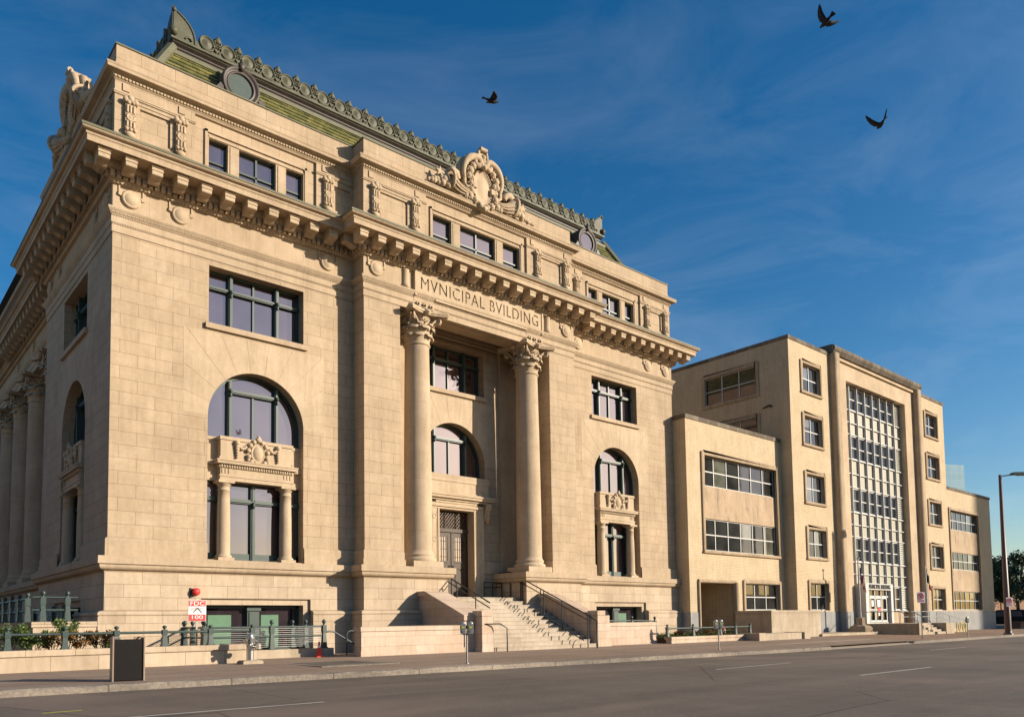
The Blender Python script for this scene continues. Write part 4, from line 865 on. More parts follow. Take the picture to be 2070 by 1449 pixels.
# carved cartouches above the parapet
def cartouche(T, bulge):
    m = MB(T)
    def ribbon(pts, w, t=0.18, y=-.30):
        for (a, b) in zip(pts[:-1], pts[1:]): pass
        m.tube([(p[0], y, p[1]) for p in pts], w, 7)
    m.prism([(-.95, 24.9), (.95, 24.9), (1.3, 25.6), (1.35, 26.3), (1.1, 26.95), (.6, 27.35), (.28, 27.85), (-.28, 27.85), (-.6, 27.35), (-1.1, 26.95), (-1.35, 26.3), (-1.3, 25.6)], -.22, .45, 'y')
    m.M = T @ Matrix.Translation((0, -.22, 25.80)) @ Matrix.Rotation(PI/2, 4, 'X') @ Matrix.Diagonal((.62, .92, 1, 1)); m.lathe(0, 0, [(0, .14), (.6, .13), (.92, .06), (.98, .12), (1.06, .14), (1.14, .10), (1.16, -.05)], 36)
    m.M = T
    for i in range(40): a = 2*PI*i/40; m.ball((.67*math.cos(a), -.36, 25.80+.98*math.sin(a)), .042, 5, 4)
    for s in (-1, 1):
        C = []
        for j in range(26):
            t = j/25
            if t < .62: u = t/.62; a = rad(205-115*u); C.append((s*(-.42+.95*math.cos(a)), 26.35+1.0*math.sin(a)))
            else: u = (t-.62)/.38; a = PI/2-u*2.7*PI; r = .26*(1-.7*u); C.append((s*(-.42-.0+r*math.cos(a)), 27.09+r*math.sin(a)))
        m.tube([(x, -.34-.10*math.sin(PI*i/25), z) for i, (x, z) in enumerate(C)], [.10+.10*min(1, i/10) for i in range(17)]+[.19-.012*i for i in range(9)], 8)
        m.tube([(x*1.04, -.05, z+.03) for x, z in C[:17]], .2, 7)
        m.tube([(s*-1.28, -.32, 25.95), (s*-1.30, -.34, 25.6), (s*-1.15, -.36, 25.45), (s*-.95, -.36, 25.5)], .11, 6)
        # cornucopia
        H = [(-.75, 25.05, .07), (-1.05, 25.10, .16), (-1.4, 25.22, .27), (-1.75, 25.42, .36), (-2.0, 25.62, .43), (-2.2, 25.82, .50)]
        H = [(-.7, 25.35, .08), (-.95, 25.18, .17), (-1.3, 25.10, .25), (-1.7, 25.13, .33), (-2.05, 25.25, .40), (-2.3, 25.42, .47)]
        m.tube([(s*x, -.30, z) for x, z, r in H], [r for x, z, r in H], 14)
        for k in range(14):
            a = 2*PI*k/14; m.tube([(s*(x-.0)+s*.35*0, -.30+r*1.02*math.cos(a), z+r*1.02*math.sin(a)) for x, z, r in H], .035, 4)
        lip = [(s*(-2.32-.07*math.sin(a)), -.30+.52*math.cos(a), 25.46+.50*math.sin(a)) for a in [2*PI*i/16 for i in range(17)]]; m.tube(lip, .09, 6)
        B_ = [(-1.65, 25.72), (-1.8, 25.98), (-2.05, 26.02), (-2.3, 25.9), (-2.55, 25.72)]; m.tube([(s*x, -.28, z) for x, z in B_], [.12, .2, .24, .2, .08], 8)
        rs = random.Random(5 if s < 0 else 9)
        for i in range(34):
            t = rs.random(); x = -2.45-1.45*t; r = .19*(1-.62*t)*(.75+.5*rs.random()); m.ball((s*x, -.30-.12*rs.random()*(1-t), 24.90+.52*(1-t)*rs.random()+r*.4+.03), r, 7, 5)
        star = []
        for k in range(10): a = 2*PI*k/10+.3; r = .30 if k % 2 == 0 else .12; star.append((s*-3.0+r*math.cos(a), 25.62+r*math.sin(a)))
        m.prism(star, -.42, -.30, 'y'); m.tube([(s*-2.5, -.3, 25.6), (s*-2.85, -.34, 25.6)], [.15, .10], 6)
        for x, z, r in ((-.93, 26.45, .20), (-.72, 26.78, .18), (-1.02, 26.12, .16), (-.86, 25.35, .19), (-.98, 25.0, .2), (-.6, 24.88, .18), (-1.25, 24.92, .15), (-.80, 26.1, .14), (-.88, 25.75, .15)):
            m.ball((s*x, -.40, z), r, 8, 6)
            for k in range(6): a = 2*PI*k/6+x; m.ball((s*x+r*.8*math.cos(a), -.42, z+r*.8*math.sin(a)), r*.48, 6, 4)
        m.box(s*.66-.14, s*.66+.14, -.52, -.2, 25.55, 25.85)
    m.tube([(-.20, -.45, 26.98), (.20, -.45, 26.98)], .17, 10); m.ball((0, -.55, 26.85), .15, 8, 6)
    K = [(-.30, 27.3), (-.32, 27.62), (-.26, 27.88), (-.1, 28.02), (.1, 28.02), (.26, 27.88), (.32, 27.62), (.30, 27.3)]
    m.prism(K, -.36, .3, 'y'); m.tube([(x, -.38, z) for x, z in K], .09, 7); m.tube([(-.24, -.44, 27.94), (.24, -.44, 27.94)], .13, 8); m.ball((0, -.44, 27.5), .16, 8, 6); m.ball((0, -.4, 27.25), .2, 8, 6)
    m.tube([(-.32, -.36, 24.72), (-.12, -.42, 24.60), (.12, -.42, 24.60), (.32, -.36, 24.72)], .15, 8); m.ball((0, -.46, 24.55), .17, 8, 6); m.ball((.26, -.42, 24.72), .15, 8, 6); m.ball((-.26, -.42, 24.72), .15, 8, 6)
    m.build('cartouche', M['carved'], mun)
cartouche(Matrix.Translation((XC, Yp-.02, 0)), 0)
cartouche(Matrix.Translation((-.02, Yw+6.27, 0)) @ Matrix(((0, 1, 0, 0), (-1, 0, 0, 0), (0, 0, 1, 0), (0, 0, 0, 1))), 0)
# red alarm bell on the base wall
bell = root('alarm_bell', (3.45, Yw-.12, 2.95), 'small red fire alarm bell mounted on the stone wall above the red and white sign', 'alarm bell')
m = MB(); m.box(3.33, 3.60, Yw-.25, Yw-.12, 2.85, 3.12)
m.M = Matrix.Translation((3.46, Yw-.25, 2.98)) @ Matrix.Rotation(PI/2, 4, 'X'); m.lathe(0, 0, [(.16, 0), (.16, .06), (.12, .11), (0, .12)], 16); m.build('bell', M['red'], bell)
m = MB(); m.box(3.24, 3.29, Yw-.17, Yw-.12, 2.72, 3.15); m.build('bracket', M['black'], bell)
# ------------------------------------------------------------------ annex (cream brick building)
Ym, Yl, Yr = 31.62, 32.63, 31.9
ann = root('annex_building', (66.85, Ym, 0), 'cream brick office block with a tall white gridded window bay and grey granite base', 'building')
m = MB()
OP = lambda x0, x1, z0, z1, b, d=0.28: dict(u0=x0-b, u1=x1-b, z0=z0, z1=z1, d=d)
xl = 37.52
m.wall((xl, 60), (xl, Yl), -.3, 15.9)
m.wall((xl, Yl), (50.5, Yl), -.3, 15.9, [OP(39.5, 49.6, 6.5, 13.45, xl, .12), OP(38.6, 43.15, -.3, 4.2, xl, .5), OP(44.5, 49.5, 2.15, 4.2, xl)])
m.wall((50.5, 70), (50.5, Ym), -.3, 24.4, [dict(u0=70-39.65, u1=70-34.6, z0=20.45, z1=22.85, d=.28), dict(u0=70-39.65, u1=70-34.6, z0=16.1, z1=18.4, d=.28)])
FL = [(20.4, 22.75), (15.95, 18.3), (11.1, 13.4), (6.5, 8.8), (2.12, 4.35)]
m.wall((50.5, Ym), (58.0, Ym), -.3, 24.4, [OP(52.5, 55.6, a, b, 50.5) for a, b in FL])
m.wall((75.6, Ym), (83.2, Ym), -.3, 24.4, [OP(78.0, 81.2, a, b, 75.6) for a, b in FL])
m.wall((83.2, Ym), (83.2, 60), 15, 24.4)
m.wall((83.2, Yr), (97.4, Yr), -.5, 15.4, [OP(84.4, 93.1, 2.12, 13.1, 83.2, .12)])
m.wall((97.4, Yr), (97.4, 60), -.5, 15.4)
for a, b, c, d, z in ((xl, 50.5, Yl, 60, 15.85), (50.5, 83.2, Ym, 70, 24.35), (83.2, 97.4, Yr, 60, 15.35)): m.quad((a, c, z), (b, c, z), (b, d, z), (a, d, z))
m.quad((50.5, 70, 0), (83.2, 70, 0), (83.2, 70, 24.4), (50.5, 70, 24.4))
# porch recess behind the ground floor opening
for q in (((38.6, Yl+.5, -.3), (38.6, Yl+3, -.3), (38.6, Yl+3, 4.2), (38.6, Yl+.5, 4.2)), ((43.15, Yl+.5, -.3), (43.15, Yl+3, -.3), (43.15, Yl+3, 4.2), (43.15, Yl+.5, 4.2)), ((38.6, Yl+3, -.3), (43.15, Yl+3, -.3), (43.15, Yl+3, 4.2), (38.6, Yl+3, 4.2)), ((38.6, Yl+.5, 4.2), (43.15, Yl+.5, 4.2), (43.15, Yl+3, 4.2), (38.6, Yl+3, 4.2))): m.quad(*q)
m.build('brick_wall', M['brick'], ann)
m = MB()
for P in ([(xl, 60), (xl, Yl), (38.55, Yl)], [(43.2, Yl), (50.5, Yl), (50.5, Ym), (57.5, Ym)], [(76.0, Ym), (83.2, Ym), (83.2, Yr), (97.4, Yr), (97.4, 60)]): m = MB(); m.sweep([(.04, -.5), (.04, 2.0), (.0, 2.02)], P); m.build('granite_base', M['granite'], ann)
m = MB()
for P, z in (([(xl, 60), (xl, Yl), (50.5, Yl)], 15.86), ([(50.5, 70), (50.5, Ym), (57.6, Ym)], 24.36), ([(75.9, Ym), (83.2, Ym), (83.2, 60)], 24.36), ([(83.2, Yr), (97.4, Yr), (97.4, 60)], 15.36)):
    m = MB(); m.sweep([(.0, z), (.06, z), (.07, z+.30), (-.4, z+.34)], P); m.build('coping', M['coping'], ann)
def surround(name, x0, x1, z0, z1, y, w=.26, pr=.13, sill=True):
    m = MB(); b = .0
    m.box(x0-w, x0+.02, y-pr, y+.1, z0-(.0 if not sill else .0), z1+w); m.box(x1-.02, x1+w, y-pr, y+.1, z0, z1+w); m.box(x0+.02, x1-.02, y-pr, y+.1, z1-.02, z1+w)
    if sill: m.box(x0-w-.03, x1+w+.03, y-pr-.04, y+.12, z0-.24, z0+.0)
    return m.build(name, M['surround'], ann, bevel=.09)
rw = random.Random(3)
def awin(x0, x1, z0, z1, y, nc, nr=2, side=None, blinds=.35, parent=None):
    """white steel window: frame part with panes (and drawn blinds) as sub-parts; side=(x plane) for the block's left wall"""
    T = None if side is None else Matrix(((0, 1, 0, side), (1, 0, 0, 0), (0, 0, 1, 0), (0, 0, 0, 1)))
    m = MB(T); g = MB(T); bl = MB(T); fr = .075
    m.box(x0, x1, y-.07, y, z0, z0+fr); m.box(x0, x1, y-.07, y, z1-fr, z1)
    for i in range(nc+1): x = x0+(x1-x0)*i/nc; h = fr if i in (0, nc) else .075; m.box(max(x0, x-h/2), min(x1, x+h/2), y-.075, y+.001, z0+.01, z1-.01)
    for j in range(1, nr): z = z0+(z1-z0)*j/nr; m.box(x0+.01, x1-.01, y-.055, y-.002, z-.04, z+.04)
    g.quad((x0, y-.02, z0), (x1, y-.02, z0), (x1, y-.02, z1), (x0, y-.02, z1)); nb = 0
    for i in range(nc):
        if rw.random() < blinds:
            f = rw.choice([.35, .5, .5, 1.0]); a, b = x0+(x1-x0)*i/nc, x0+(x1-x0)*(i+1)/nc; bl.quad((a+.06, y-.024, z1-(z1-z0)*f), (b-.06, y-.024, z1-(z1-z0)*f), (b-.06, y-.024, z1-.07), (a+.06, y-.024, z1-.07)); nb += 1
    f = m.build('window', M['white'], ann); g.build('pane', M['glass2'], f)
    if nb: bl.build('blind', M['blindglass'], f)
M['blindglass'] = glassmat('blind behind glass', (0.11, 0.11, 0.085), 0.8)
for a, b in FL:
    surround('window_surround', 52.5, 55.6, a, b, Ym, sill=a > 3); awin(52.5, 55.6, a, b, Ym+.26, 2)
    surround('window_surround', 78.0, 81.2, a, b, Ym, sill=a > 3); awin(78.0, 81.2, a, b, Ym+.26, 2)
surround('window_surround', 39.5, 49.6, 6.5, 13.45, Yl); surround('window_surround', 44.5, 49.5, 2.15, 4.2, Yl, sill=False)
surround('window_surround', 84.4, 93.1, 2.2, 13.1, Yr, sill=False)
awin(39.5, 49.6, 11.24, 13.45, Yl+.30, 6); awin(39.5, 49.6, 6.5, 8.85, Yl+.30, 6); awin(44.5, 49.5, 2.15, 4.2, Yl+.26, 3)
for a, b in ((11.0, 13.1), (6.6, 8.5), (2.15, 4.2)): awin(84.4, 93.1, a, b, Yr+.30, 6)
for z0, z1 in ((20.45, 22.85), (16.1, 18.4)):
    awin(34.6, 39.65, z0, z1, 50.5+.2, 3, side=0.0, blinds=0)
    m = MB()
    for y0, y1, a, b in ((34.3, 34.62, z0-.3, z1+.3), (39.63, 39.95, z0-.3, z1+.3), (34.62, 39.63, z1-.02, z1+.3), (34.62, 39.63, z0-.3, z0+.02)): m.box(50.5-.10, 50.6, y0, y1, a, b)
    m.build('window_surround', M['surround'], ann, bevel=.05)
m = MB(); m.box(39.5, 49.6, Yl+.12, Yl+.5, 8.85, 11.24); m.build('stone_panel', M['stained'], ann)
m = MB()
for a, b in ((8.5, 11.0), (4.2, 6.6)): m = MB(); m.box(84.4, 93.1, Yr+.10, Yr+.5, a, b); m.build('stone_panel', M['stained'], ann)
# projecting centre bay
m = MB(); Yw2 = Ym-.02
m.wall((57.8, Yw2), (75.9, Yw2), -.3, 24.7, [OP(60.45, 73.15, -.3, 22.75, 57.8, .75)])
m.quad((60.45, Yw2+.75, -.3), (73.15, Yw2+.75, -.3), (73.15, Yw2+.75, 22.75), (60.45, Yw2+.75, 22.75))
m.build('bay_wall', M['caststone'], ann)
m = MB(); m.box(58.0, 60.42, Yw2-.03, Yw2+.1, -.4, 2.0); m.box(73.18, 75.6, Yw2-.03, Yw2+.1, -.4, 2.0)
for x0, x1 in ((57.36, 58.50), (75.0, 76.14)): m.prism([(x0+.0, Ym), (x0, Ym-.30), (x0+.12, Ym-.52), (x0+.34, Ym-.64), (x1-.34, Ym-.64), (x1-.12, Ym-.52), (x1, Ym-.30), (x1, Ym)], -.4, 2.0, 'z')
m.build('bay_granite', M['granite'], ann)
for x0, x1 in ((57.40, 58.46), (75.04, 76.10)):
    m = MB(); pr = [(x0, Ym+.6)] + [(x0+.33-.33*math.cos(rad(a)), Ym-.27-.33*math.sin(rad(a))) for a in range(0, 91, 15)] + [(x1-.33+.33*math.sin(rad(a)), Ym-.27-.33*math.cos(rad(a))) for a in range(0, 91, 15)] + [(x1, Ym+.6)]
    m.prism(pr, 2.0, 24.6, 'z'); m.build('bay_pilaster', M['surround'], ann)
m = MB(); pr = [(Ym+.1, 24.55), (Ym-.40, 24.55)] + [(Ym-.30-.34*math.cos(rad(a)), 24.98+.34*math.sin(rad(a))) for a in range(-50, 91, 20)] + [(Ym+3, 25.36), (Ym+3, 24.55)]
n = 16; xs = [57.40+(76.10-57.40)*i/n for i in range(n+1)]
for i in range(n): m.prism(pr, xs[i]+(.0 if i == 0 else .02), xs[i+1]-(.0 if i == n-1 else .02), 'x')
m.prism([(p+.02 if p < Ym else p, q-.02) for p, q in pr], 57.42, 76.08, 'x'); m.build('bay_roll', M['coping'], ann)
m = MB(); m.box(58.3, 75.2, Ym-.22, Ym+.1, 24.25, 24.56); m.build('bay_cornice', M['caststone'], ann)
# gridded curtain wall
Yc = Yw2+.70; XS = [60.5, 61.9, 63.48, 65.07, 66.66, 68.25, 69.84, 71.42, 73.1]; ZS = [22.7, 20.45, 19.29, 18.19, 15.90, 14.57, 13.32, 11.03, 9.89, 8.81, 6.50, 5.40, 4.41, 2.12]
cw = root  # (the grid is a part of the annex)
m = MB()
for x in XS[1:-1]: m.box(x-.035, x+.035, Yc-.30, Yc, 2.05, 22.72)
for z in ZS[1:]: m.box(60.47, 73.12, Yc-.22, Yc, z-.038, z+.038)
grid = m.build('window_grid', M['white'], ann)
for j, (zt, zb) in enumerate(zip(ZS[:-1], ZS[1:])):
    isw = j in (0, 3, 6, 9, 12); pn = MB(); gl = MB(); lv = MB(); sb = MB()
    for i, (xa, xb) in enumerate(zip(XS[:-1], XS[1:])):
        if isw and 1 <= i <= 6:
            gl.quad((xa, Yc-.05, zb), (xb, Yc-.05, zb), (xb, Yc-.05, zt), (xa, Yc-.05, zt)); zm = (zb+zt)/2-.05
            sb.box(xa+.05, xb-.05, Yc-.12, Yc-.02, zm-.045, zm+.045); sb.box(xa+.05, xb-.05, Yc-.12, Yc-.02, zt-.15, zt-.05); sb.box(xa+.05, xb-.05, Yc-.14, Yc-.02, zb+.05, zb+.13)
            for x in (xa+.085, xb-.085): sb.box(x-.04, x+.04, Yc-.11, Yc-.02, zb+.05, zt-.05)
        elif isw:
            n = 11
            for k in range(n): z = zb+(zt-zb)*(k+.15)/n; lv.add([(xa+.04, Yc-.17, z), (xb-.04, Yc-.17, z), (xb-.04, Yc-.03, z+.17), (xa+.04, Yc-.03, z+.17)], [(0, 1, 2, 3)])
            lv.quad((xa, Yc-.01, zb), (xb, Yc-.01, zb), (xb, Yc-.01, zt), (xa, Yc-.01, zt))
        else: pn.box(xa+.05, xb-.05, Yc-.07, Yc-.01, zb+.05, zt-.05)
    if isw: gl.build('pane', M['glass2'], grid); lv.build('louvre', M['louver'], grid); sb.build('sash', M['white'], grid)
    else: pn.build('spandrel', M['panel'], grid)
# entrance
m = MB(); ex0, ex1, ey = 60.75, 66.35, 30.75
m.box(ex0, ex0+.55, ey, Yc-.3, .9, 4.50); m.box(ex1-.45, ex1, ey, Yc-.3, .9, 4.50); m.box(ex0+.55, ex1-.45, ey+.002, Yc-.3, 3.93, 4.50)
m.box(ex0+.55, ex1-.45, ey+.25, ey+.4, .93, 1.06); m.box(ex0+.55, ex1-.45, ey+.2, ey+.35, 3.28, 3.42)
a, b = ex0+.55, ex1-.45
for t in (.0, .11, .36, .64, .89, 1): x = a+(b-a)*t; m.box(x-.05, x+.05, ey+.2, ey+.35, 1.0, 3.93)
ent = m.build('entrance_surround', M['white'], ann)
g = MB(); g.quad((a, ey+.3, 1.0), (b, ey+.3, 1.0), (b, ey+.3, 3.93), (a, ey+.3, 3.93)); g.build('pane', M['glass2'], ent)
for t0, t1 in ((.11, .36), (.36, .64), (.64, .89)):
    x0, x1 = a+(b-a)*t0+.05, a+(b-a)*t1-.05; m = MB(); y = ey+.17
    m.box(x0, x0+.11, y, y+.06, 1.04, 3.28); m.box(x1-.11, x1, y, y+.06, 1.04, 3.28); m.box(x0+.11, x1-.11, y, y+.06, 3.14, 3.28); m.box(x0+.11, x1-.11, y, y+.06, 1.04, 1.22); m.box(x0+.11, x1-.11, y, y+.06, 2.10, 2.22)
    d = m.build('entrance_door', M['white'], ent); m = MB(); m.tube([(x0+.15, y-.05, 2.02), (x1-.15, y-.05, 2.02)], .03, 6); m.build('push_bar', M['steel'], d)
m = MB(); x0 = a+(b-a)*.11; m.box(x0+.32, x0+.72, ey+.14, ey+.15, 2.45, 3.0); x0 = a+(b-a)*.36; m.box(x0+.35, x0+.95, ey+.14, ey+.15, 2.4, 3.05); m.box(x0+.50, x0+.80, ey+.14, ey+.15, 1.62, 1.9); m.build('paper_notice', M['signwhite'], ent)
m = MB(); m.box(x0+.42, x0+.95, ey+.135, ey+.155, 2.0, 2.32); m.build('red_notice', M['red'], ent)
me = poly_mesh(text_polys('MUNICIPAL BUILDING', 4.35, .40, 1.0), .05, 'lettering'); flat_obj(me, 'lettering', M['letter'], ent, FRONT((a+b)/2, ey-.02, 4.22))
m = MB()
m.tube([(43.2, Yl-.05, -.2), (43.2, Yl-.05, 4.2)], .26, 10); m.tube([(38.55, Yl-.02, -.2), (38.55, Yl-.02, 4.25)], .14, 8); m.tube([(38.5, Yl-.02, 4.25), (43.3, Yl-.02, 4.25)], .14, 8); m.build('porch_surround', M['surround'], ann)
m = MB(); m.box(39.0, 39.9, Yl+2.9, Yl+3.02, -.2, 2.6); m.build('porch_door', M['dark'], ann)
m = MB(); m.tube([(40.9, Yl+2.93, 1.0), (40.9, Yl+2.93, 3.0)], .02, 5); m.box(41.2, 41.5, Yl+2.85, Yl+3, 2.75, 2.95); m.box(40.7, 41.0, Yl+2.85, Yl+3, 2.9, 3.2); m.build('conduit', M['galv'], ann)
m = MB(); m.tube([(50.40, 33.6, 19.1), (50.40, 33.35, 19.15), (50.40, 33.2, 19.0)], .08, 6); m.tube([(50.42, 33.6, 19.1), (50.42, 34.0, 19.05)], .06, 6); m.build('vent_pipe', M['black'], ann)
# terrace, steps and ramp in front of the annex entrance
ter = root('entrance_terrace', (62, 28, 0), 'low pale concrete terrace with steps and ramp at the annex glass doors', 'terrace')
m = MB(); m.box(58.5, 67.0, 26.95, Ym-.7, -.2, .93); m.box(64.2, 66.0, 25.6, 26.95, -.2, .93); m.build('landing', M['concrete'], ter)
m = MB()
for i in range(5): m.box(58.95, 64.2, 25.65+.27*i, 26.98, -.2+.0*i, .03+.18*(i+1)-.0)
m.box(58.5, 58.95, 25.6, 26.95, -.2, .93); m.build('steps', M['concrete'], ter)
m = MB(); m.prism([(67.0, -.2), (74.5, -.2), (74.5, .04), (67.0, .93)], 27.6, 29.6, 'y'); m.box(66.9, 74.6, 27.4, 27.6, -.2, .42); m.build('ramp', M['concrete'], ter)
m = MB(); m.box(47.8, 57.65, 28.3, 31.0, -.2, .30); m.build('planting_ledge', M['concrete'], ter)
def railrun(m, pts, hs=(.95,), r=.03, posts=None):
    for h in hs: m.tube([(x, y, z+h) for x, y, z in pts], r, 6)
    for x, y, z in (posts or pts): m.tube([(x, y, z), (x, y, z+max(hs))], r, 6)
for pts, lab in (([(58.7, 25.7, .05), (58.7, 27.1, .93), (58.7, 30.3, .93)], 'thin steel handrail on the left end of the terrace steps'),
                 ([(61.2, 25.7, .05), (61.2, 27.1, .93)], 'thin steel handrail down the middle of the terrace steps'),
                 ([(58.7, 27.2, .93), (62.3, 27.15, .93), (66.9, 27.3, .93), (70.5, 27.5, .55), (74.3, 27.5, .10)], 'long steel handrail along the terrace edge and down the ramp')):
    hr = root('handrail', pts[0], lab, 'handrail'); m = MB(); railrun(m, pts, (.55, 1.0) if len(pts) > 4 else (1.0,)); m.build('rail', M['galv'], hr)
bk = root('bicycle_rack', (70.2, 26.6, 0), 'yellow wave shaped bicycle rack beside the annex ramp', 'bike rack'); m = MB()
m.tube([(69.2, 26.5, -.05), (69.2, 26.5, .75), (69.35, 26.5, .9), (69.6, 26.5, .75), (69.65, 26.5, .3), (69.9, 26.5, .15), (70.1, 26.5, .3), (70.1, 26.5, .75), (70.3, 26.5, .9), (70.55, 26.5, .75), (70.6, 26.5, .3), (70.8, 26.5, .15), (71.05, 26.5, .3), (71.05, 26.5, .75), (71.2, 26.5, .9), (71.4, 26.5, .75), (71.4, 26.5, -.05)], .045, 7); m.build('hoop', plain('yellow rack paint', (.55, .40, .03)), bk)
# ------------------------------------------------------------------ ground
def gz(x, y):
    zk = min(.12, max(-.1, .08-.006*x)); zb = .13-.005*max(0, min(45, x-50)); t = min(1, max(0, (y-21)/7.5)); return zk+(zb-zk)*t
def zk(x): return min(.12, max(-.1, .08-.006*x))
def sheet(name, xs, ys, fz, mat):
    m = MB(); nx = len(xs); vs = [(x, y, fz(x, y)) for y in ys for x in xs]
    m.add(vs, [(j*nx+i, j*nx+i+1, (j+1)*nx+i+1, (j+1)*nx+i) for j in range(len(ys)-1) for i in range(nx-1)]); o = m.build(name, mat); o['kind'] = 'structure'; return o
fr = lambda a, b, n: [a+(b-a)*i/n for i in range(n+1)]
sheet('ground', [-3000, 3000], [-3000, 3000], lambda x, y: -.45, M['earth'])
road = sheet('road', fr(-90, 190, 70), fr(-8, 20.93, 12), lambda x, y: zk(x)-.17+.05*math.sin(PI*max(0, min(1, (y+8)/29)))*0, M['asphalt'])
sheet('sidewalk', fr(-60, 47, 54), [21.28, 22.5, 25, 28.5, 34], gz, M['walk'])
sheet('side_pavement', fr(-60, 0, 10), [34.0, 45, 90], lambda x, y: .128, M['walk'])
sheet('brick_pavement', fr(47.0, 98, 25), [21.28, 25, 28.5, 32.5], gz, M['paver'])
sheet('lot', fr(98.0, 190, 20), [21.28, 40, 90], lambda x, y: -.1, M['asphalt'])
m = MB(); rk = random.Random(4)
xs = [-60+.5*i for i in range(501)]
pr = [(20.90, -.30), (20.91, -.02), (20.95, .004), (21.29, .006), (21.30, -.1)]
ro = [[(y+(rk.uniform(-.02, .02) if k in (1, 2) and x < 34 else 0), zk(x)*1.0+z+(rk.uniform(-.02, .004) if k in (1, 2) and x < 34 else 0)-(.22 if 34 < x < 45.5 and k in (1, 2, 3) else 0)) for k, (y, z) in enumerate(pr)] for x in xs]
vs = [(x, *p) for x, r in zip(xs, ro) for p in r]; m.add(vs, [(i*5+j, (i+1)*5+j, (i+1)*5+j+1, i*5+j+1) for i in range(len(xs)-1) for j in range(4)])
kb = m.build('kerb', M['kerb']); kb['kind'] = 'structure'
sheet('driveway', fr(33.7, 45.8, 12), [20.85, 21.3, 22.6, 24.0], lambda x, y: zk(x)-.155+(gz(x, 24)+.01-zk(x)+.155)*min(1, (y-20.85)/3.15)**.8 if y > 20.9 else zk(x)-.164, plain('pale driveway concrete', (.38, .31, .24), .9, .2, .15, 1.5))
def stripe(p, q, w, mat):
    dx, dy = q[0]-p[0], q[1]-p[1]; l = math.hypot(dx, dy); nx, ny = -dy/l*w/2, dx/l*w/2; m = MB(); n = 8
    for i in range(n):
        a = (p[0]+dx*i/n, p[1]+dy*i/n); b = (p[0]+dx*(i+1)/n, p[1]+dy*(i+1)/n)
        m.add([(a[0]-nx, a[1]-ny, zk(a[0])-.165), (b[0]-nx, b[1]-ny, zk(b[0])-.165), (b[0]+nx, b[1]+ny, zk(b[0])-.165), (a[0]+nx, a[1]+ny, zk(a[0])-.165)], [(0, 1, 2, 3)])
    o = m.build('lane_marking', mat, road); return o
for p, q in (((-12, 14.5), (-.58, 14.6)), ((14.2, 15.1), (19.8, 15.5)), ((14.3, 10.35), (19.9, 10.5)), ((35.5, 16.3), (40.6, 16.3)), ((31.0, 10.6), (36.6, 10.7)), ((52, 16.4), (57, 16.4))): stripe(p, q, .11, M['roadpaint'])
stripe((-5.35, 16.45), (-4.68, 16.5), .10, M['yellow'])
uc = MB(); uc.box(4.6, 6.9, 24.1, 26.6, .06, .117); o = uc.build('utility_cover', plain('dark steel cover', (.10, .085, .075), .6)); tag(o, 'dark square utility cover set in the sidewalk left of the stairs', 'cover')
uc = MB(); uc.box(4.2, 7.3, 23.7, 27.0, .04, .110); o = uc.build('concrete_patch', M['kerb']); o['kind'] = 'structure'

# ------------------------------------------------------------------ entrance stairs and low walls
st = root('entrance_stairs', (19.1, 30, .1), 'broad pale stone stairs with sloping side walls rising to the dark wooden doors', 'stairs')
m = MB(); SX0, SX1 = 15.6, 22.7
for i in range(13): m.box(SX0, SX1, 28.15+.42*i, 33.25, -.2 if i == 0 else .09+.215*i, .10+.215*(i+1)-.006); m.box(SX0+.01, SX1-.01, 28.13+.42*i, 28.4+.42*i, .10+.215*(i+1)-.05, .10+.215*(i+1))
m.box(SX0, 21.95, 33.2, YR+.6, 2.0, 2.9)
m.build('steps', M['steps'] if 'steps' in M else M['pink'], st)
for nm, x0, x1 in (('cheek_wall', 14.25, 15.60), ('cheek_wall', 22.70, 23.70)):
    m = MB(); m.prism([(28.8, -.2), (28.8, 1.62), (32.0, 2.86), (32.7, 2.86), (32.7, -.2)], x0+.08, x1-.05, 'x'); c = m.build(nm, M['pink'], st)
    m = MB(); m.prism([(28.75, 1.62), (28.75, 1.86), (31.95, 3.12), (32.7, 3.12), (32.7, 2.86), (32.0, 2.86)], x0, x1, 'x'); m.build('coping', M['pinkcap'] if 'pinkcap' in M else M['pink'], c)
for x0, x1 in ((14.90, 15.62), (22.95, 23.95)):
    m = MB(); m.box(x0, x1, 28.22, 28.95, -.2, 1.38); m.box(x0+.02, x1-.02, 28.24, 28.95, 1.38, 1.80); m.box(x0-.01, x0+.62, 28.215, 28.93, 1.80, 2.06); m.box(x0-.04, x1+.04, 28.18, 28.97, -.2, .33); m.build('pier', M['pink'], st, bevel=.012)
for x0, x1, lab in ((8.72, 14.92, 'low pinkish stone wall to the left of the stairs behind the double parking meter'), (23.93, 28.75, 'low pinkish stone wall to the right of the stairs with a thin rail on top')):
    lw = root('low_wall', ((x0+x1)/2, 28.8, .1), lab, 'wall'); m = MB(); m.box(x0+.05, x1-.02, 28.85, 29.38, -.2, 1.19); m.box(x0+.01, x1-.01, 28.81, 29.41, -.2, .36); m.build('wall_body', M['pink'], lw, bevel=.01)
    m = MB(); m.box(x0, x1, 28.80, 29.42, 1.19, 1.40); m.build('coping', M['pink'], lw, bevel=.012)
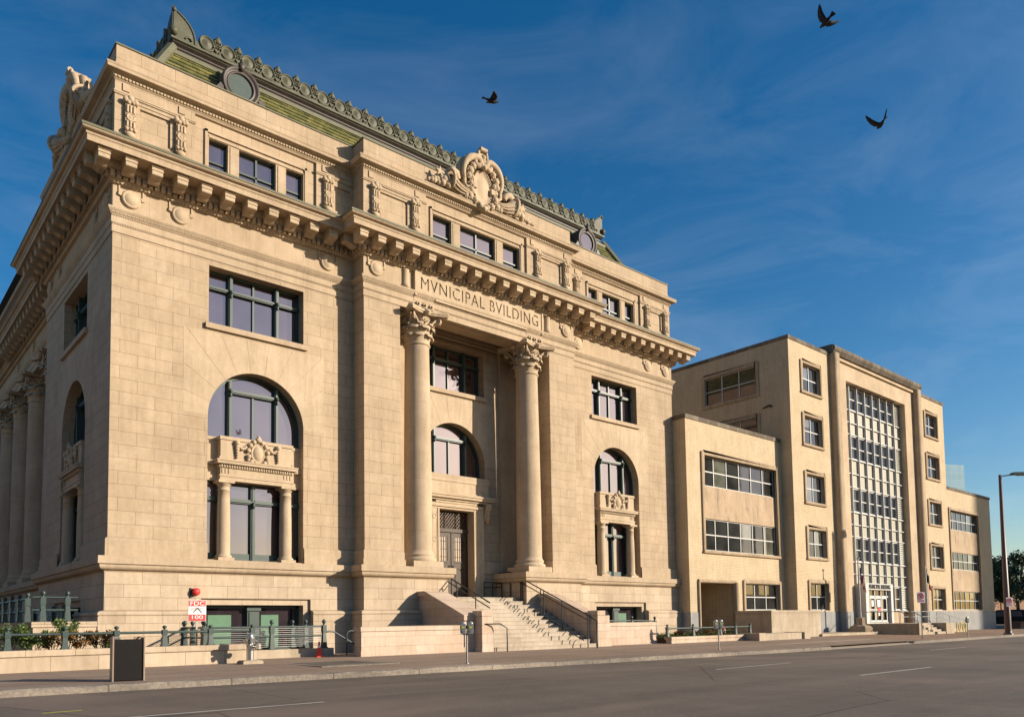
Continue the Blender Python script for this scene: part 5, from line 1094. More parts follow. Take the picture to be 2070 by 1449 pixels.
def steprail(x, lab):
    r = root('stair_railing', (x, 28, .1), lab, 'railing'); m = MB()
    A = Vector((x, 27.85, .95)) if x > 19 else Vector((x, 29.35, 1.59)); Bv = Vector((x, 33.9, 3.55)); 
    for h in (.88, .62, .02): m.tube([A+Vector((0, 0, h)), Bv+Vector((0, 0, h)), Vector((x, 34.9, 3.52+h))] if h > .1 else [A+Vector((0, .3, -.45)), Vector((x, 33.9, 2.98)), Vector((x, 34.9, 3.0))], .035 if h > .8 else .028, 6)
    if x > 19: m.tube([(x, 27.85, 1.83), (x, 27.2, 1.5), (x, 27.2, .1)], .035, 6)
    m.build('rail', M['black'], r)
    for y in ((27.85, 29.69, 31.1, 31.35, 32.85, 33.0, 33.9) if x > 19 else (30.46, 32.0, 33.9)):
        m = MB(); t = (y-27.85)/6.05; zt = .95+2.6*t+.88; zb = .1 if y < 28.2 else .1+.215*(1+min(12, int((y-28.15)/.42))); m.tube([(x, y, zb), (x, y, zt)], .03, 6); m.build('post', M['black'], r)
    return r
steprail(21.75, 'black steel railing up the right side of the entrance stairs'); steprail(16.35, 'black steel railing up the left side of the entrance stairs beside the sloping wall')
r = root('short_handrail', (16, 27.9, .1), 'short thin black handrail at the foot of the stairs by the left pier', 'handrail'); m = MB(); m.tube([(15.0, 28.3, 1.43), (15.76, 27.9, 1.43), (16.05, 27.75, 1.22), (16.05, 27.75, .1)], .032, 6); m.build('rail', M['black'], r)
r = root('landing_rail', (20.9, 34.4, 2.9), 'black two bar guard rail on the landing right of the doors', 'railing'); m = MB()
for z in (3.82, 3.55): m.tube([(20.35, 34.6, z), (21.7, 34.6, z)], .03, 6)
for x in (20.35, 21.0, 21.7): m.tube([(x, 34.6, 2.9), (x, 34.6, 3.82)], .03, 6)
m.build('rail', M['black'], r)
# ------------------------------------------------------------------ posts, railings, planters
def post_mesh(h=.72, s=1.0):
    m = MB(); m.box(-.13*s, .13*s, -.13*s, .13*s, 0, .025); m.frustum(0, 0, .025, h*.56, .10*s, .10*s, .065*s, .065*s); m.box(-.085*s, .085*s, -.085*s, .085*s, h*.56, h*.82); m.lathe(0, 0, [(.05*s, h*.82), (.035*s, h*.86), (.07*s, h*.90), (.085*s, h*.95), (.07*s, h), (.02*s, h*1.03), (0, h*1.03)], 10)
    for a in (-1, 1):
        for b in (-1, 1): m.ball((a*.10*s, b*.10*s, .035), .022, 5, 4)
    return m
POST = None
def railing(name, pts, lab, rails=(.50,), cables=(), h=.72, pr=.045, mat='rail', ends=0.0):
    """posts (copies of one mesh) joined by horizontal pipes"""
    rt_ = root(name, pts[0], lab, 'railing', local=True); base = Vector(pts[0]); p0 = None
    for p in pts:
        if p0 is None: p0 = post_mesh(h, 1.0 if h < 1 else 1.05).build('post', M[mat], rt_); p0.matrix_parent_inverse = Matrix(); o = p0
        else: o = p0.copy(); COL.objects.link(o)
        o.location = Vector(p)-base
    m = MB(); a, b = Vector(pts[0])-base, Vector(pts[-1])-base; d = (b-a).normalized()*ends
    seq = [Vector(p)-base for p in pts]; seq[0] = seq[0]-(seq[1]-seq[0]).normalized()*ends; seq[-1] = seq[-1]+(seq[-1]-seq[-2]).normalized()*ends
    for z in rails: m.tube([p+Vector((0, 0, z)) for p in seq], pr, 8)
    o = m.build('rail', M[mat], rt_); o.matrix_parent_inverse = Matrix()
    if cables:
        m = MB()
        for z in cables: m.tube([p+Vector((0, 0, z)) for p in seq], .011, 5)
        o = m.build('cable', M['steel'], rt_); o.matrix_parent_inverse = Matrix()
    return rt_
# left planter
pl = root('planter_wall', (-2, 28.4, .12), 'low cream stone planter wall at the left edge of the sidewalk', 'planter wall')
m = MB(); m.box(-22, 3.86, 28.42, 28.85, -.2, .62); m.build('wall_body', M['base'], pl, bevel=.01)
m = MB(); m.box(-22, 4.12, 28.38, 28.90, .62, .82); m.box(3.55, 4.10, 28.90, 31.0, .60, .80); m.box(3.6, 4.0, 28.5, 31.0, -.2, .60); m.build('coping', M['base'], pl, bevel=.015)
s_ = MB(); s_.box(-22, 3.6, 28.9, 33.3, -.1, .70); o = s_.build('planter_soil', M['soil']); o['kind'] = 'structure'
railing('planter_railing', [(-7.4, 28.62, .82), (-5.75, 28.62, .82), (-4.11, 28.62, .82), (-2.5, 28.62, .82), (-.93, 28.62, .82), (.65, 28.62, .82), (2.28, 28.62, .82), (3.87, 28.62, .82)], 'green railing with ball topped posts on the left planter wall', ends=.1)
# right planter
pl = root('planter_wall', (33, 28, .1), 'low pink stone planter wall between the stairs and the annex', 'planter wall')
m = MB(); m.box(29.0, 38.0, 27.95, 28.35, -.2, .34); m.build('wall_body', M['pink'], pl, bevel=.01); m = MB(); m.box(28.95, 38.05, 27.9, 28.42, .34, .50); m.build('coping', M['pink'], pl, bevel=.012)
s_ = MB(); s_.box(29.2, 38.0, 28.42, 32.2, -.1, .44); o = s_.build('planter_soil', M['soil']); o['kind'] = 'structure'
railing('planter_railing', [(28.89+.0, 28.15, .50), (31.42, 28.15, .50), (34.3, 28.15, .50), (36.0, 28.15, .50), (37.7, 28.15, .50)], 'green railing with ball topped posts on the right planter wall', ends=.05)
# areaway railings by the basement windows
ak = MB(); ak.box(2.6, 8.6, 30.9, 31.15, -.2, .49); o = ak.build('areaway_kerb', M['concrete']); tag(o, 'grey concrete kerb under the cable railing left of the stairs', 'kerb wall')
railing('cable_railing', [(2.95, 31.02, .49), (5.75, 31.02, .49), (8.18, 31.02, .49)], 'green cable railing with two pipes guarding the left basement window', (.95, .55), [.12+.085*i for i in range(10)], h=1.22, pr=.04)
railing('cable_railing', [(2.95, 31.2, .5), (2.95, 32.4, .5), (2.95, 33.3, .5)], 'green cable railing running back to the wall behind the red sign', (.95, .55), [.12+.085*i for i in range(10)], h=1.22, pr=.04)
railing('cable_railing', [(7.75, 31.9, .49), (7.75, 33.2, .49)], 'short green cable railing at the right end of the left areaway', (.95, .55), [.12+.085*i for i in range(10)], h=1.22, pr=.04)
railing('cable_railing', [(25.9, 30.3, .5), (28.3, 30.3, .5), (30.5, 30.3, .45)], 'green cable railing guarding the right basement window', (1.0, .55), [.12+.085*i for i in range(10)], h=1.25, pr=.04)
# raised wall and dark railings at the left end
lw = root('side_wall', (-2.3, 33.5, .1), 'raised shaded stone wall at the left edge carrying dark railings', 'wall'); m = MB(); m.box(-2.6, -.42, 33.36, 33.72, -.2, 1.56); m.box(-2.6, -2.2, 33.72, 60, -.2, 1.56); m.build('wall_body', M['base'], lw); m = MB(); m.box(-2.66, -.42, 33.30, 33.78, 1.56, 1.76); m.box(-2.66, -2.14, 33.78, 60, 1.56, 1.76); m.build('coping', M['base'], lw)
railing('side_railing', [(-1.42, 33.54, 1.76), (-2.25, 33.54, 1.76)], 'dark green two pipe railing on the short front of the raised wall', (.93, .45), (), h=1.15, pr=.045, ends=.35)
railing('side_railing', [(-2.4, 33.9+1.75*i, 1.76) for i in range(1, 8)], 'dark green two pipe railing receding along the raised side wall', (.93, .45), (), h=1.15, pr=.045)
railing('side_railing', [(-1.0, 36.2, 1.3), (-1.0, 38.2, 1.3), (-1.0, 40.2, 1.3), (-1.0, 42.2, 1.3)], 'dark cable railing close beside the shaded side wall of the building', (.93, .45), [.1+.085*i for i in range(10)], h=1.15, pr=.04)
# basement stair handrails
for x, lab in ((8.2, 'left looped green handrail by the traffic cone'), (9.3, 'right looped green handrail beside the low wall')):
    hr = root('loop_handrail', (x, 31.0, .13), lab, 'handrail'); m = MB(); m.tube([(x, 31.0, .1), (x, 31.0, 1.05), (x+.06, 31.0, 1.17), (x+.2, 31.0, 1.22), (x+.45, 31.02, 1.2), (x+2.4, 31.1, .15)], .035, 8); m.build('rail', M['rail'] if x < 9 else M['frame'], hr)
# plants
def leaves(n, fpos, size, mat, name, parent, seed, flat=0.0):
    rs = random.Random(seed); m = MB()
    for i in range(n):
        p = Vector(fpos(rs)); s = size*rs.uniform(.7, 1.5); a = Vector((rs.gauss(0, 1), rs.gauss(0, 1), rs.gauss(0, .7))).normalized(); b = a.cross(Vector((rs.gauss(0, 1), rs.gauss(0, 1), rs.gauss(0, 1)))).normalized()
        m.v += [tuple(p-a*s), tuple(p+b*s*.45), tuple(p+a*s), tuple(p-b*s*.45)]; k = len(m.v); m.f.append((k-4, k-3, k-2, k-1)); m.sm.append(False)
    return m.build(name, mat, parent)
def shrub(x, y, z, rx, ry, h, n, mat, lab, seed, group, cat='shrub'):
    o = root('shrub', (x, y, z), lab, cat, group); rs0 = random.Random(seed); cl = [(rs0.uniform(-.7, .7)*rx, rs0.uniform(-.7, .7)*ry, h*rs0.uniform(.35, .85), rs0.uniform(.22, .42)*min(rx, h)) for _ in range(14)]
    def f(rs):
        c = rs.choice(cl); v = Vector((rs.gauss(0, 1), rs.gauss(0, 1), rs.gauss(0, 1))).normalized()*c[3]*rs.uniform(.5, 1.15); return (x+c[0]+v.x, y+c[1]+v.y, max(z+.02, z+c[2]+v.z))
    leaves(n, f, .042, mat, 'foliage', o, seed)
    m = MB()
    for c in cl[:7]: m.tube([(x, y, z-.05), (x+c[0]*.6, y+c[1]*.6, z+c[2]*.5), (x+c[0], y+c[1], z+c[2])], .012, 4)
    m.build('stem', M['bark'], o); return o
SG = 'shrubs in the left planter'
for i, (x, y, rx, h, mat, n, lab) in enumerate(((-6.6, 29.6, .8, .95, 'shrub', 1500, 'large green shrub at the far left of the planter'), (-4.9, 29.7, .8, .95, 'shrub', 1500, 'tall green shrub behind the leftmost railing posts'), (-3.9, 29.3, .6, .75, 'shrub', 1100, 'round green shrub between the two leftmost posts'), (-3.2, 29.4, .6, .62, 'shrub', 1100, 'dark green shrub left of the orange shrub'),
        (-2.75, 29.15, .38, .55, 'shrubred', 750, 'small orange tinted shrub just left of the second post'), (-2.15, 29.9, .55, 1.0, 'shrub', 1100, 'upright green shrub below the dark railing post'), (-1.95, 29.15, .40, .58, 'shrubred', 800, 'orange red shrub just right of the second post'), (-1.3, 29.2, .45, .55, 'shrubred', 800, 'wide orange and green shrub in the middle of the gap'),
        (-.85, 29.4, .35, .42, 'shrub', 600, 'low green shrub beside the bin'), (-.25, 29.1, .3, .35, 'shrubred', 500, 'small reddish shrub above the bin'))): shrub(x, y, .68, rx, .45, h*1.3, n, M[mat], lab, 20+i, SG)
for i, (x, lab) in enumerate(((31.0, 'small orange flowered plant near the left posts of the right planter'), (32.6, 'small orange plant in the middle of the right planter'), (34.1, 'small orange plant behind the parking meter'), (36.6, 'small green plant at the annex end of the right planter'))): shrub(x, 28.9, .44, .35, .3, .42, 420, M['shrubred' if i < 3 else 'shrub'], lab, 40+i, 'plants in the right planter', 'plant')
gc = root('ground_cover', (33.5, 29.5, .44), 'bright green ground cover filling the right planter', 'ground cover', kind='stuff'); leaves(5200, lambda rs: (rs.uniform(29.3, 37.9), rs.uniform(28.45, 31.5), .45+abs(rs.gauss(0, .09))), .05, M['shrub'], 'foliage', gc, 77)
# street furniture
def at(o): return o
tb = root('litter_bin', (-2.35, 22.1, .09), 'tall dark brown litter bin with tan side panels on the sidewalk', 'bin', rz=rad(-7), local=True)
def lbuild(m, name, mat, r, bevel=0.0): o = m.build(name, mat, r, bevel); o.matrix_parent_inverse = Matrix(); return o
m = MB(); m.box(-.355, .355, -.20, -.16, .03, 1.10); m.box(-.355, .355, .16, .20, .03, 1.10); m.box(-.34, .34, -.16, .16, .03, .9); m.box(-.32, .32, -.17, .17, 0, .03); lbuild(m, 'body', M['bin'], tb, .008)
for s in (-1, 1): m = MB(); m.box(s*.375-.02, s*.375+.02, -.23, .23, .0, 1.17); m.box(s*.33-.06, s*.33+.06, -.23, .23, 1.14, 1.17); lbuild(m, 'side_panel', M['binside'], tb, .008)
m = MB(); m.box(-.30, .30, -.13, .13, .93, .97); lbuild(m, 'lid', M['black'], tb)
def meter(x, y, double, lab):
    r = root('parking_meter', (x, y, gz(x, y)), lab, 'parking meter', 'parking meters along the kerb', rz=rad(-35), local=True); m = MB(); m.tube([(0, 0, 0), (0, 0, 1.06)], .034, 8); m.lathe(0, 0, [(.07, 0), (.07, .02), (.04, .03)], 10); lbuild(m, 'post', M['galv'], r)
    if double: m = MB(); m.box(-.16, .16, -.03, .03, 1.03, 1.09); m.tube([(0, -.036, .92), (0, -.036, 1.0)], .03, 6); lbuild(m, 'yoke', M['galv'], r)
    for s in ((-1, 1) if double else (0,)):
        cx = s*.135; m = MB(); m.prism([(cx-.085, 1.06), (cx+.085, 1.06), (cx+.10, 1.14), (cx+.105, 1.36), (cx+.08, 1.44), (cx-.08, 1.44), (cx-.105, 1.36), (cx-.10, 1.14)], -.075, .075, 'y'); h = lbuild(m, 'meter_head', M['meter'], r, .015)
        m = MB(Matrix.Translation((cx, 0, 1.42)) @ Matrix.Rotation(PI/2, 4, 'X')); m.lathe(0, 0, [(0, .06), (.07, .055), (.095, .03), (.10, 0), (.095, -.05), (0, -.06)], 16); o = m.build('dome', M['galv'], h)
        m = MB(); m.box(cx-.05, cx+.05, -.085, -.07, 1.27, 1.33); o = m.build('sticker', M['yellow'], h); m = MB(); m.prism([(cx-.055, 1.21), (cx+.055, 1.21), (cx+.04, 1.15), (cx, 1.13), (cx-.04, 1.15)], -.09, -.07, 'y'); o = m.build('coin_plate', M['galv'], h)
    return r
meter(9.05, 22.0, True, 'double headed grey parking meter in front of the stairs'); meter(25.95, 22.75, True, 'double headed grey parking meter in front of the right planter'); meter(56.7, 21.5, False, 'single parking meter near the lamp post at the far right')
sp = root('fire_standpipe', (3.36, 27.6, .12), 'chrome fire department standpipe with four hose caps on a concrete pad', 'standpipe'); m = MB(); m.box(2.98, 3.74, 27.3, 27.9, .05, .22); m.box(3.02, 3.70, 27.34, 27.86, .22, .25); m.build('pad', M['concrete'], sp, bevel=.04)
m = MB(); m.tube([(3.36, 27.6, .2), (3.36, 27.6, .80)], .13, 16); m.tube([(3.36, 27.6, .76), (3.36, 27.6, 1.12)], .15, 16); m.ball((3.36, 27.6, 1.12), .13, 12, 8); m.build('riser', M['steel'], sp)
for a, z in ((-150, .98), (-95, 1.0), (-40, .98), (-120, .78), (-60, .78), (-5, .80)):
    m = MB(); d = Vector((math.cos(rad(a)), math.sin(rad(a)), -.12)); c = Vector((3.36, 27.6, z)); m.tube([c+d*.1, c+d*.27], .075, 12); m.tube([c+d*.25, c+d*.31], .095, 12); m.build('hose_cap', M['steel'], sp)
fd = root('fire_sign', (1.92, 29.0, .7), 'red and white fire sign reading FDC and 100 on a perforated post', 'sign'); m = MB(); m.box(1.885, 1.945, 29.0, 29.04, .6, 2.55); m.build('post', M['galv'], fd)
m = MB(); m.box(1.59, 2.24, 28.965, 28.985, 1.70, 2.48); pn_ = m.build('panel', M['signwhite'], fd, bevel=.01)
m = MB(); m.box(1.61, 2.22, 28.955, 28.966, 2.25, 2.465); m.box(1.61, 2.22, 28.955, 28.966, 1.715, 1.95); m.build('red_band', M['red'], pn_)
flat_obj(poly_mesh(text_polys('FDC', .52, .15, 1.0), .006, 'lettering'), 'lettering', M['signwhite'], pn_, FRONT(1.915, 28.95, 2.355)); flat_obj(poly_mesh(text_polys('100', .40, .13, 1.0), .006, 'lettering'), 'lettering', M['signwhite'], pn_, FRONT(1.915, 28.95, 1.85))
m = MB(); 
for i in range(3): m.box(1.66, 2.17-.06*i, 28.958, 28.966, 2.175-.045*i, 2.187-.045*i)
m.tube([(1.92, 28.955, 2.20), (1.76, 28.955, 2.0)], .012, 4); m.tube([(1.92, 28.955, 2.20), (2.08, 28.955, 2.0)], .012, 4); m.build('small_print', M['black'], pn_)
def cone(x, y, z, lab, s=1.0):
    r = root('traffic_cone', (x, y, z), lab, 'traffic cone', local=True); m = MB(); m.box(-.19*s, .19*s, -.19*s, .19*s, 0, .03); m.lathe(0, 0, [(.15*s, .03), (.085*s, .33*s), (.07*s, .40*s)], 16); m.lathe(0, 0, [(.055*s, .50*s), (.03*s, .66*s), (.0, .665*s)], 16); lbuild(m, 'body', M['orange'], r); m = MB(); m.lathe(0, 0, [(.07*s, .40*s), (.055*s, .50*s)], 16); lbuild(m, 'white_band', M['signwhite'], r)
cone(7.62, 30.4, .13, 'red orange traffic cone beside the looped handrails'); cone(38.2, 30.4, .13, 'red traffic cone with a white band behind the right planter', 1.35)
cb = root('concrete_enclosure', (44, 29, .1), 'stained pale concrete enclosure wall in front of the annex windows', 'wall'); m = MB(); m.box(41.05, 48.0, 28.5, 31.3, -.2, 1.90); m.box(41.0, 48.05, 28.46, 31.3, 1.90, 2.08); m.build('wall_body', M['concrete'], cb, bevel=.01)
cb = root('concrete_bench_wall', (40, 27, .05), 'low grey concrete wall block at the end of the right planter', 'wall'); m = MB(); m.box(37.0, 43.25, 27.05, 28.4, -.2, .52); m.box(36.75, 37.5, 26.9, 28.4, -.2, .58); m.box(42.5, 43.3, 26.9, 28.4, -.2, .55); m.build('wall_body', M['concrete'], cb, bevel=.012)
# street lamp
sl_ = root('street_lamp', (65.72, 21.25, -.1), 'tall brown street lamp with a flat rectangular head', 'street lamp'); m = MB(); x, y = 65.72, 21.45
m.lathe(x, y, [(.36, -.15), (.36, -.02), (.30, .02), (.26, .1), (.25, .3), (.11, 13.2), (0, 13.25)], 14); m.box(x-.30, x+.30, y-.30, y+.30, -.15, .02); m.build('pole', M['bronze'], sl_)
m = MB(); d = Vector((.75, -.66, 0)); c = Vector((x, y, 13.1)); m.tube([c, c+d*1.1+Vector((0, 0, .12))], .05, 6); m.build('arm', M['bronze'], sl_)
m = MB(Matrix.Translation(c+d*1.75+Vector((0, 0, .18))) @ Matrix.Rotation(math.atan2(d.y, d.x), 4, 'Z')); m.prism([(-.75, -.06), (.75, -.12), (.78, .03), (.7, .12), (-.7, .12), (-.78, .05)], -.26, .26, 'y'); hd = m.build('lamp_head', M['frame'], sl_)
m = MB(Matrix.Translation(c+d*1.95+Vector((0, 0, .18))) @ Matrix.Rotation(math.atan2(d.y, d.x), 4, 'Z')); m.box(-.45, .48, -.2, .2, -.135, -.10); m.build('lens', M['panel'], hd)
# no parking signs
def nopark(x, y, z0, z1, lab, post):
    r = root('parking_sign', (x, y, z0), lab, 'sign'); T = Matrix.Translation((x, y, 0)) @ Matrix.Rotation(rad(-40), 4, 'Z'); w = .27; h = .74
    if post: m = MB(T); m.box(-.03, .03, .02, .06, z0, z1); m.build('post', M['galv'], r)
    m = MB(T); m.box(-w, w, -.02, .0, z1-h, z1); p = m.build('panel', M['signwhite'], r, bevel=.01)
    m = MB(T @ Matrix.Translation((0, -.03, z1-.27)) @ Matrix.Rotation(PI/2, 4, 'X')); m.lathe(0, 0, [(.17, -.01), (.17, .01), (.215, .01), (.215, -.01)], 24, cap=False); m.M = T; m.tube([(-.13, -.03, z1-.14), (.13, -.03, z1-.40)], .02, 5); m.build('red_ring', M['red'], p)
    q = poly_mesh(text_polys('P', .15, .24), .01, 'lettering'); flat_obj(q, 'lettering', M['black'], p, T @ Matrix.Translation((0, -.025, z1-.27)) @ Matrix.Rotation(PI/2, 4, 'X'))
    m = MB(T)
    for i in range(2): m.box(-.2, .2, -.028, -.018, z1-.58-.07*i, z1-.545-.07*i)
    m.build('small_print', M['red'], p)
nopark(48.15, 21.45, -.1, 3.16, 'no parking sign on its own thin post by the kerb', True)
nopark(65.35, 21.15, 1.9, 2.95, 'no parking sign fixed to the brown street lamp pole', False)
# flags
def flag(x, y, ztop, hoist, fly, drop, kind, lab, seed):
    r = root('flag', (x, y, ztop), lab, 'flag'); n, k = 39, 39; ph = seed
    def P(s, t):
        w = .42*s**.7; z = ztop-hoist*t*(1-.55*s)-drop*s**1.15; a = s*5.2*PI+ph+t*1.1
        return (x+.06+.62*s+w*math.sin(a)*.85+.1*s*t, y-.03-.12*s+w*math.cos(a*.9)*.55, z)
    vs = [P(i/n, j/k) for j in range(k+1) for i in range(n+1)]; me = D.meshes.new('cloth'); fs = [(j*(n+1)+i, j*(n+1)+i+1, (j+1)*(n+1)+i+1, (j+1)*(n+1)+i) for j in range(k) for i in range(n)]
    me.from_pydata(vs, [], fs); o = D.objects.new('cloth', me); COL.objects.link(o); o.parent = r; o.matrix_parent_inverse = WORLD_INV[r.name]
    for mn in ('clothred', 'clothwhite', 'navy'): me.materials.append(M[mn])
    for j in range(k):
        for i in range(n):
            s, t = (i+.5)/n, (j+.5)/k
            if kind == 'us':
                c = (0 if int(t*13) % 2 == 0 else 1)
                if s < .42 and t < 7/13: c = 1 if (i % 4 == 1 and j % 4 == 1) else 2
            else:
                c = 2 if s < .36 else (1 if t < .5 else 0)
                if s < .36:
                    dx, dy = (s-.18)*1.5, t-.5; a = math.atan2(dx, -dy); rr = math.hypot(dx, dy); q = (a % (2*PI/5))-PI/5; lim = .055/math.cos(abs(q)-PI/5+.9) if True else 0
                    c = 1 if rr < .19*(1-.62*(1-abs(q)/(PI/5))) else 2
            me.polygons[j*n+i].material_index = c; me.polygons[j*n+i].use_smooth = True
def flagpole(x, y, h, lab, base):
    r = root('flagpole', (x, y, .1), lab, 'flagpole'); m = MB(); m.lathe(x, y, [(.075, .1), (.075, h*.5), (.05, h)], 10); m.lathe(x, y, [(.05, h), (.16, h+.03), (.16, h+.07), (.0, h+.1)], 10); m.build('pole', M['galv'], r)
    if base: m = MB(); m.lathe(x, y, [(.95, .25), (.95, .62), (.78, .78), (.42, .88), (.36, 1.0), (.36, 1.45), (.2, 1.5)], 8, smooth=False); m.build('base', M['surround'], r)
flagpole(56.75, 29.5, 6.35, 'grey flagpole on an octagonal stone base left of the annex doors', True); flagpole(70.75, 29.5, 6.35, 'grey flagpole right of the annex doors', False)
flag(56.8, 29.5, 5.75, 1.15, 1.9, 1.75, 'us', 'limp flag of red and white stripes with a navy starred corner', .6); flag(70.8, 29.5, 6.1, 1.15, 1.9, 2.0, 'tx', 'limp flag with a white star on navy above red', 2.1)
# birds
def bird(c, rz, roll, wing, lab):
    r = root('bird', c, lab, 'bird', 'pigeons flying over the buildings', local=True); r.rotation_euler = (roll, rad(8), rz)
    m = MB(); m.tube([(-.20, 0, -.01), (-.14, 0, 0), (-.05, 0, 0), (.06, 0, 0), (.13, 0, .02), (.165, 0, .04), (.20, 0, .035), (.225, 0, .03)], [.012, .035, .06, .06, .042, .034, .022, .004], 10)
    m.add([(-.15, -.025, .0), (-.15, .025, .0), (-.30, .07, -.005), (-.31, 0, -.005), (-.30, -.07, -.005), (-.15, -.02, .012), (-.15, .02, .012)], [(0, 1, 2, 3), (0, 3, 4), (5, 6, 2, 3), (5, 3, 4)]); lbuild(m, 'body', M['bird'], r)
    for s in (-1, 1):
        m = MB(); up_ = wing
        sec = [(0, .09, -.07, .0), (.10, .115, -.085, .4), (.20, .10, -.08, .8), (.28, .05, -.09, 1.0), (.345, -.03, -.09, 1.1)]
        vs = []
        for d, a, b, u in sec: 
            z = .03+up_*d*u*.6; vs += [(a, s*(.03+d*.95), z), ((a+b)/2, s*(.03+d*.95), z+.014), (b, s*(.03+d*.95), z-.004), ((a+b)/2, s*(.03+d*.95), z-.008)]
        m.add(vs, [(i*4+j, i*4+(j+1) % 4, (i+1)*4+(j+1) % 4, (i+1)*4+j) for i in range(4) for j in range(4)] + [(16, 17, 18, 19)], True); lbuild(m, 'wing', M['bird'], r)
def along_ray(px, py, d):
    v = rt*((px-1002.76)/1572.08)-up*((py-1160.69)/1572.08)+fw; v.normalize(); return Vector((CX, 0, 1.5))+v*d
# world positions of the three birds (in the air between the street and the roofs)
bird((11.4, 9.21, 17.39), rad(70), rad(25), 1.2, 'largest dark bird with raised wings high in the sky at the right')
bird((6.09, 16.78, 16.92), rad(-20), rad(10), .25, 'dark bird gliding with level wings above the carved cartouche')
bird((15.7, 9.64, 16.57), rad(50), rad(-20), 1.6, 'smallest dark bird banking above the annex roof')
# ------------------------------------------------------------------ background at the right
def tree(x, y, z, h, R, seed, lab):
    r = root('tree', (x, y, z), lab, 'tree', 'trees at the right edge'); rs = random.Random(seed); m = MB(); hb_ = h*.34
    m.tube([(x, y, z-.3), (x+.1, y, z+hb_*.5), (x, y+.1, z+hb_), (x+.2, y, z+h*.6)], [.38, .30, .26, .12], 8); cl = []
    for i in range(46):
        a = rs.uniform(0, 2*PI); q = rs.random()**.6; zz = z+hb_+ (h-hb_)*rs.uniform(.02, .95); k = math.sin(PI*min(1, max(.12, (zz-z-hb_*.8)/(h-hb_*.8)))**.8); c = Vector((x+R*q*k*math.cos(a), y+R*q*k*math.sin(a), zz)); cl.append((c, rs.uniform(.5, 1.15)*R*.24))
        if i % 3 == 0: m.tube([(x, y, z+hb_*.9+(zz-z-hb_)*.3), ((x+c.x)/2, (y+c.y)/2, (z+hb_+c.z)/2+.3), tuple(c)], [.12, .08, .03], 5)
    m.build('trunk', M['bark'], r)
    def f(g):
        c, rr = g.choice(cl); v = Vector((g.gauss(0, 1), g.gauss(0, 1), g.gauss(0, .8))).normalized()*rr*g.uniform(.45, 1.1); return tuple(c+v)
    leaves(11000, f, .17, M['leaf'], 'crown', r, seed+1)
tree(132, 43.5, -.2, 11.2, 6.0, 3, 'dark leafy street tree just right of the annex corner'); tree(146, 43.0, -.2, 12.0, 6.5, 8, 'dark leafy tree behind the street lamp at the right edge'); tree(158, 56, -.2, 11, 7, 15, 'darker tree further back filling the gap beside the annex')
fb = root('far_brick_building', (180, 62, 0), 'low red brown brick building far behind the trees', 'building'); m = MB(); m.wall((165, 90), (165, 58), -.3, 8.2, [dict(u0=4+5*i, u1=6.2+5*i, z0=2.2, z1=4.6, d=.2, back=True) for i in range(5)]); m.wall((165, 58), (240, 58), -.3, 8.2, [dict(u0=3+6*i, u1=5.4+6*i, z0=2.0, z1=4.8, d=.2, back=True) for i in range(11)]); m.quad((165, 58, 8.2), (240, 58, 8.2), (240, 90, 8.2), (165, 90, 8.2)); m.build('wall', M['farbrick'], fb); m = MB(); m.sweep([(0, 8.0), (.3, 8.0), (.35, 8.5), (0, 8.6)], [(165, 90), (165, 58), (240, 58)]); m.build('roof_edge', M['orange2'] if 'orange2' in M else M['farbrick'], fb)
gt = root('glass_tower', (262, 92, 0), 'pale blue glass office tower rising behind the annex roof', 'building')
def towermat():
    m, t, b = newmat('tower glass', .12, .9); vec, pos = wallvec(t); br = N(t, 'ShaderNodeTexBrick', offset=0.0); br.inputs['Scale'].default_value = 1.0; br.inputs['Brick Width'].default_value = 2.0; br.inputs['Row Height'].default_value = 2.1; br.inputs['Mortar Size'].default_value = .07
    br.inputs['Color1'].default_value = (.16, .27, .34, 1); br.inputs['Color2'].default_value = (.19, .31, .38, 1); br.inputs['Mortar'].default_value = (.24, .34, .40, 1); t.links.new(vec, br.inputs[0]); t.links.new(br.outputs[0], b.inputs['Base Color']); b.inputs['Metallic'].default_value = .35; return m
tm = towermat(); m = MB(); m.prism([(247, 108), (254.2, 92.0), (262.9, 88.3), (268.0, 92.5), (268, 120), (247, 120)], -.3, 49.0, 'z'); m.build('shaft', tm, gt); m = MB()
for i in range(5): m.tube([(256.5+1.0*i, 94.5, 49), (256.5+1.0*i, 94.5, 50.2)], .08, 4)
m.build('roof_mast', M['galv'], gt)
# parked car
car = root('parked_car', (107.5, 34.0, -.1), 'black estate car parked behind the lamp pole at the right edge', 'car', rz=rad(4), local=True); k = 1.32
def sc_(L_): return [(a*k, b*k) for a, b in L_]
m = MB(); m.prism(sc_([(-2.3, .42), (-2.32, .85), (-2.2, 1.02), (-1.95, 1.66), (-1.6, 1.76), (.35, 1.74), (1.15, 1.10), (2.2, .98), (2.36, .75), (2.35, .40), (1.9, .34), (-1.9, .34)]), -.92*k, .92*k, 'y'); body = lbuild(m, 'body', M['carpaint'], car, .06)
body.rotation_euler = (0, 0, PI/2)
def cb_(m, name, mat, bevel=0.0): o = lbuild(m, name, mat, car, bevel); o.rotation_euler = (0, 0, PI/2); return o
m = MB()
for s in (-1, 1): m.prism(sc_([(-1.78, 1.08), (-1.66, 1.58), (.25, 1.58), (.9, 1.10)]), s*.925*k-.01, s*.925*k+.01, 'y')
m.prism(sc_([(-2.10, 1.10), (-1.93, 1.60), (-1.96, 1.62), (-2.14, 1.10)]), -.72*k, .72*k, 'y'); cb_(m, 'window', M['carglass'])
for s in (-1, 1): m = MB(); m.box(-2.34*k, -2.2*k, s*.80*k-.12, s*.80*k+.12, .78*k, 1.12*k); cb_(m, 'tail_lamp', M['tail'])
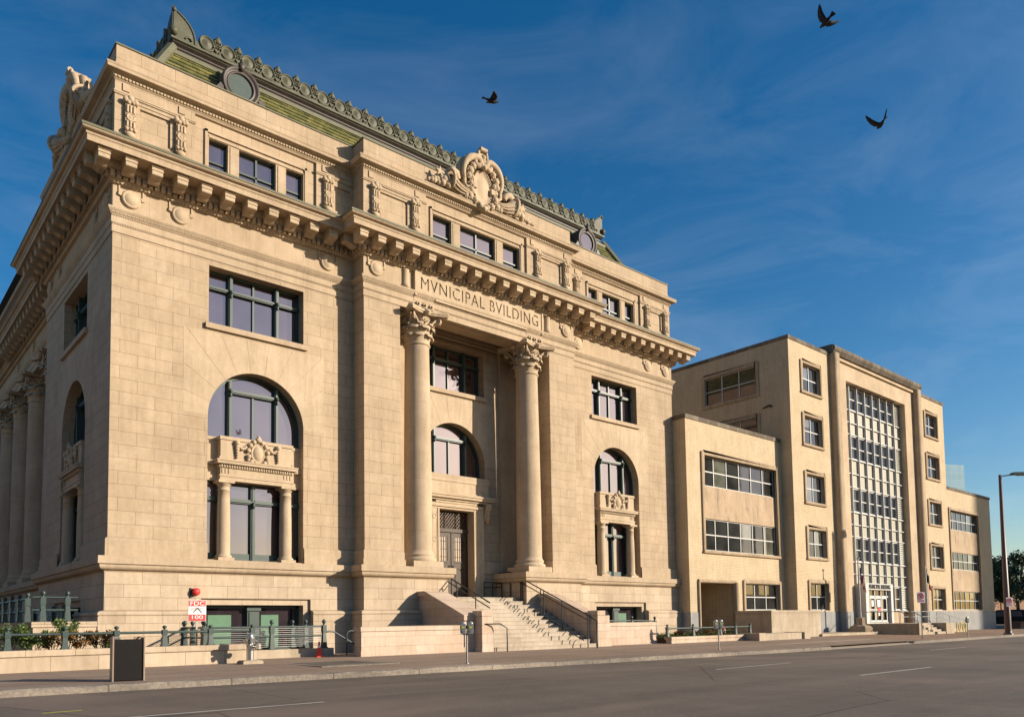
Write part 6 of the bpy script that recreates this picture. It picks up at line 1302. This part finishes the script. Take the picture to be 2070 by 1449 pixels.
m = MB(); m.box(-2.40*k, -2.28*k, -.85*k, .85*k, .42*k, .62*k); cb_(m, 'bumper', M['galv'])
for xx in (-1.42, 1.42):
    for s in (-1, 1):
        m = MB(Matrix.Translation((xx*k, s*.84*k, .36*k)) @ Matrix.Rotation(PI/2, 4, 'X')); m.lathe(0, 0, [(.22*k, -.13*k), (.36*k, -.12*k), (.36*k, .12*k), (.22*k, .13*k)], 20); wv = cb_(m, 'wheel', M['tyre']); m = MB(Matrix.Translation((xx*k, s*.84*k, .36*k)) @ Matrix.Rotation(PI/2, 4, 'X')); m.lathe(0, 0, [(0, -.1*k), (.22*k, -.12*k), (.22*k, .12*k), (0, .1*k)], 16); o = m.build('rim', M['steel'], wv); o.matrix_parent_inverse = Matrix()
bp = root('brick_planter', (101, 31, -.1), 'low red brick planter box in front of the parked car', 'planter'); m = MB(); m.box(99.2, 102.6, 29.8, 31.2, -.3, .62); m.box(99.1, 102.7, 29.7, 31.3, .62, .72); m.build('wall_body', M['farbrick'], bp)
# buildings across the street (behind the viewer): kept low for a sunlit road, mirrored in windows; far tower shades the annex end
for i, (x0, x1, y0, y1, h, lab) in enumerate(((-70, 69, -40, -14, 6.6, 'long tan masonry building across the street from the steps'), (69.5, 150, -40, -14, 6.0, 'lower tan building across the street from the annex'), (233, 260, -130, -100, 90, 'tall tan tower far across the street'))):
    r = root('street_building', ((x0+x1)/2, y1, 0), lab, 'building'); n = int((x1-x0)/5.5); m = MB(); w_ = (x1-x0)/n
    ops = [dict(u0=w_*j+1.4, u1=w_*j+w_-1.4, z0=1.2+4.2*f, z1=3.6+4.2*f, d=.3, back=False) for j in range(n) for f in range(int((h-1)/4.2))]
    m.wall((x1, y1), (x0, y1), -.4, h, ops); m.wall((x0, y1), (x0, y0), -.4, h); m.wall((x0, y0), (x1, y0), -.4, h); m.wall((x1, y0), (x1, y1), -.4, h); m.quad((x0, y0, h), (x1, y0, h), (x1, y1, h), (x0, y1, h)); m.build('wall', M['tan'], r)
    m = MB(); m.quad((x0, y1-.28, 0), (x1, y1-.28, 0), (x1, y1-.28, h-.5), (x0, y1-.28, h-.5)); m.build('pane', M['dark'], r)

r = root('street_building', (-40, 60, 0), 'unseen tan building added to bounce warm light onto the shaded side of the municipal building', 'building'); m = MB()  # added out of view: bounces warm sun and hides blue sky from the side wall
m.wall((-34, 20), (-34, 110), -.4, 19, [dict(u0=3+5.6*j, u1=5.6+5.6*j, z0=1.4+4.4*f, z1=3.8+4.4*f, d=.3) for j in range(15) for f in range(4)]); m.wall((-60, 20), (-34, 20), -.4, 19); m.quad((-60, 20, 19), (-34, 20, 19), (-34, 110, 19), (-60, 110, 19)); m.build('wall', M['tan'], r)
m = MB(); m.quad((-34.28, 20.2, 0), (-34.28, 109, 0), (-34.28, 109, 18), (-34.28, 20.2, 18)); m.build('pane', M['dark'], r)
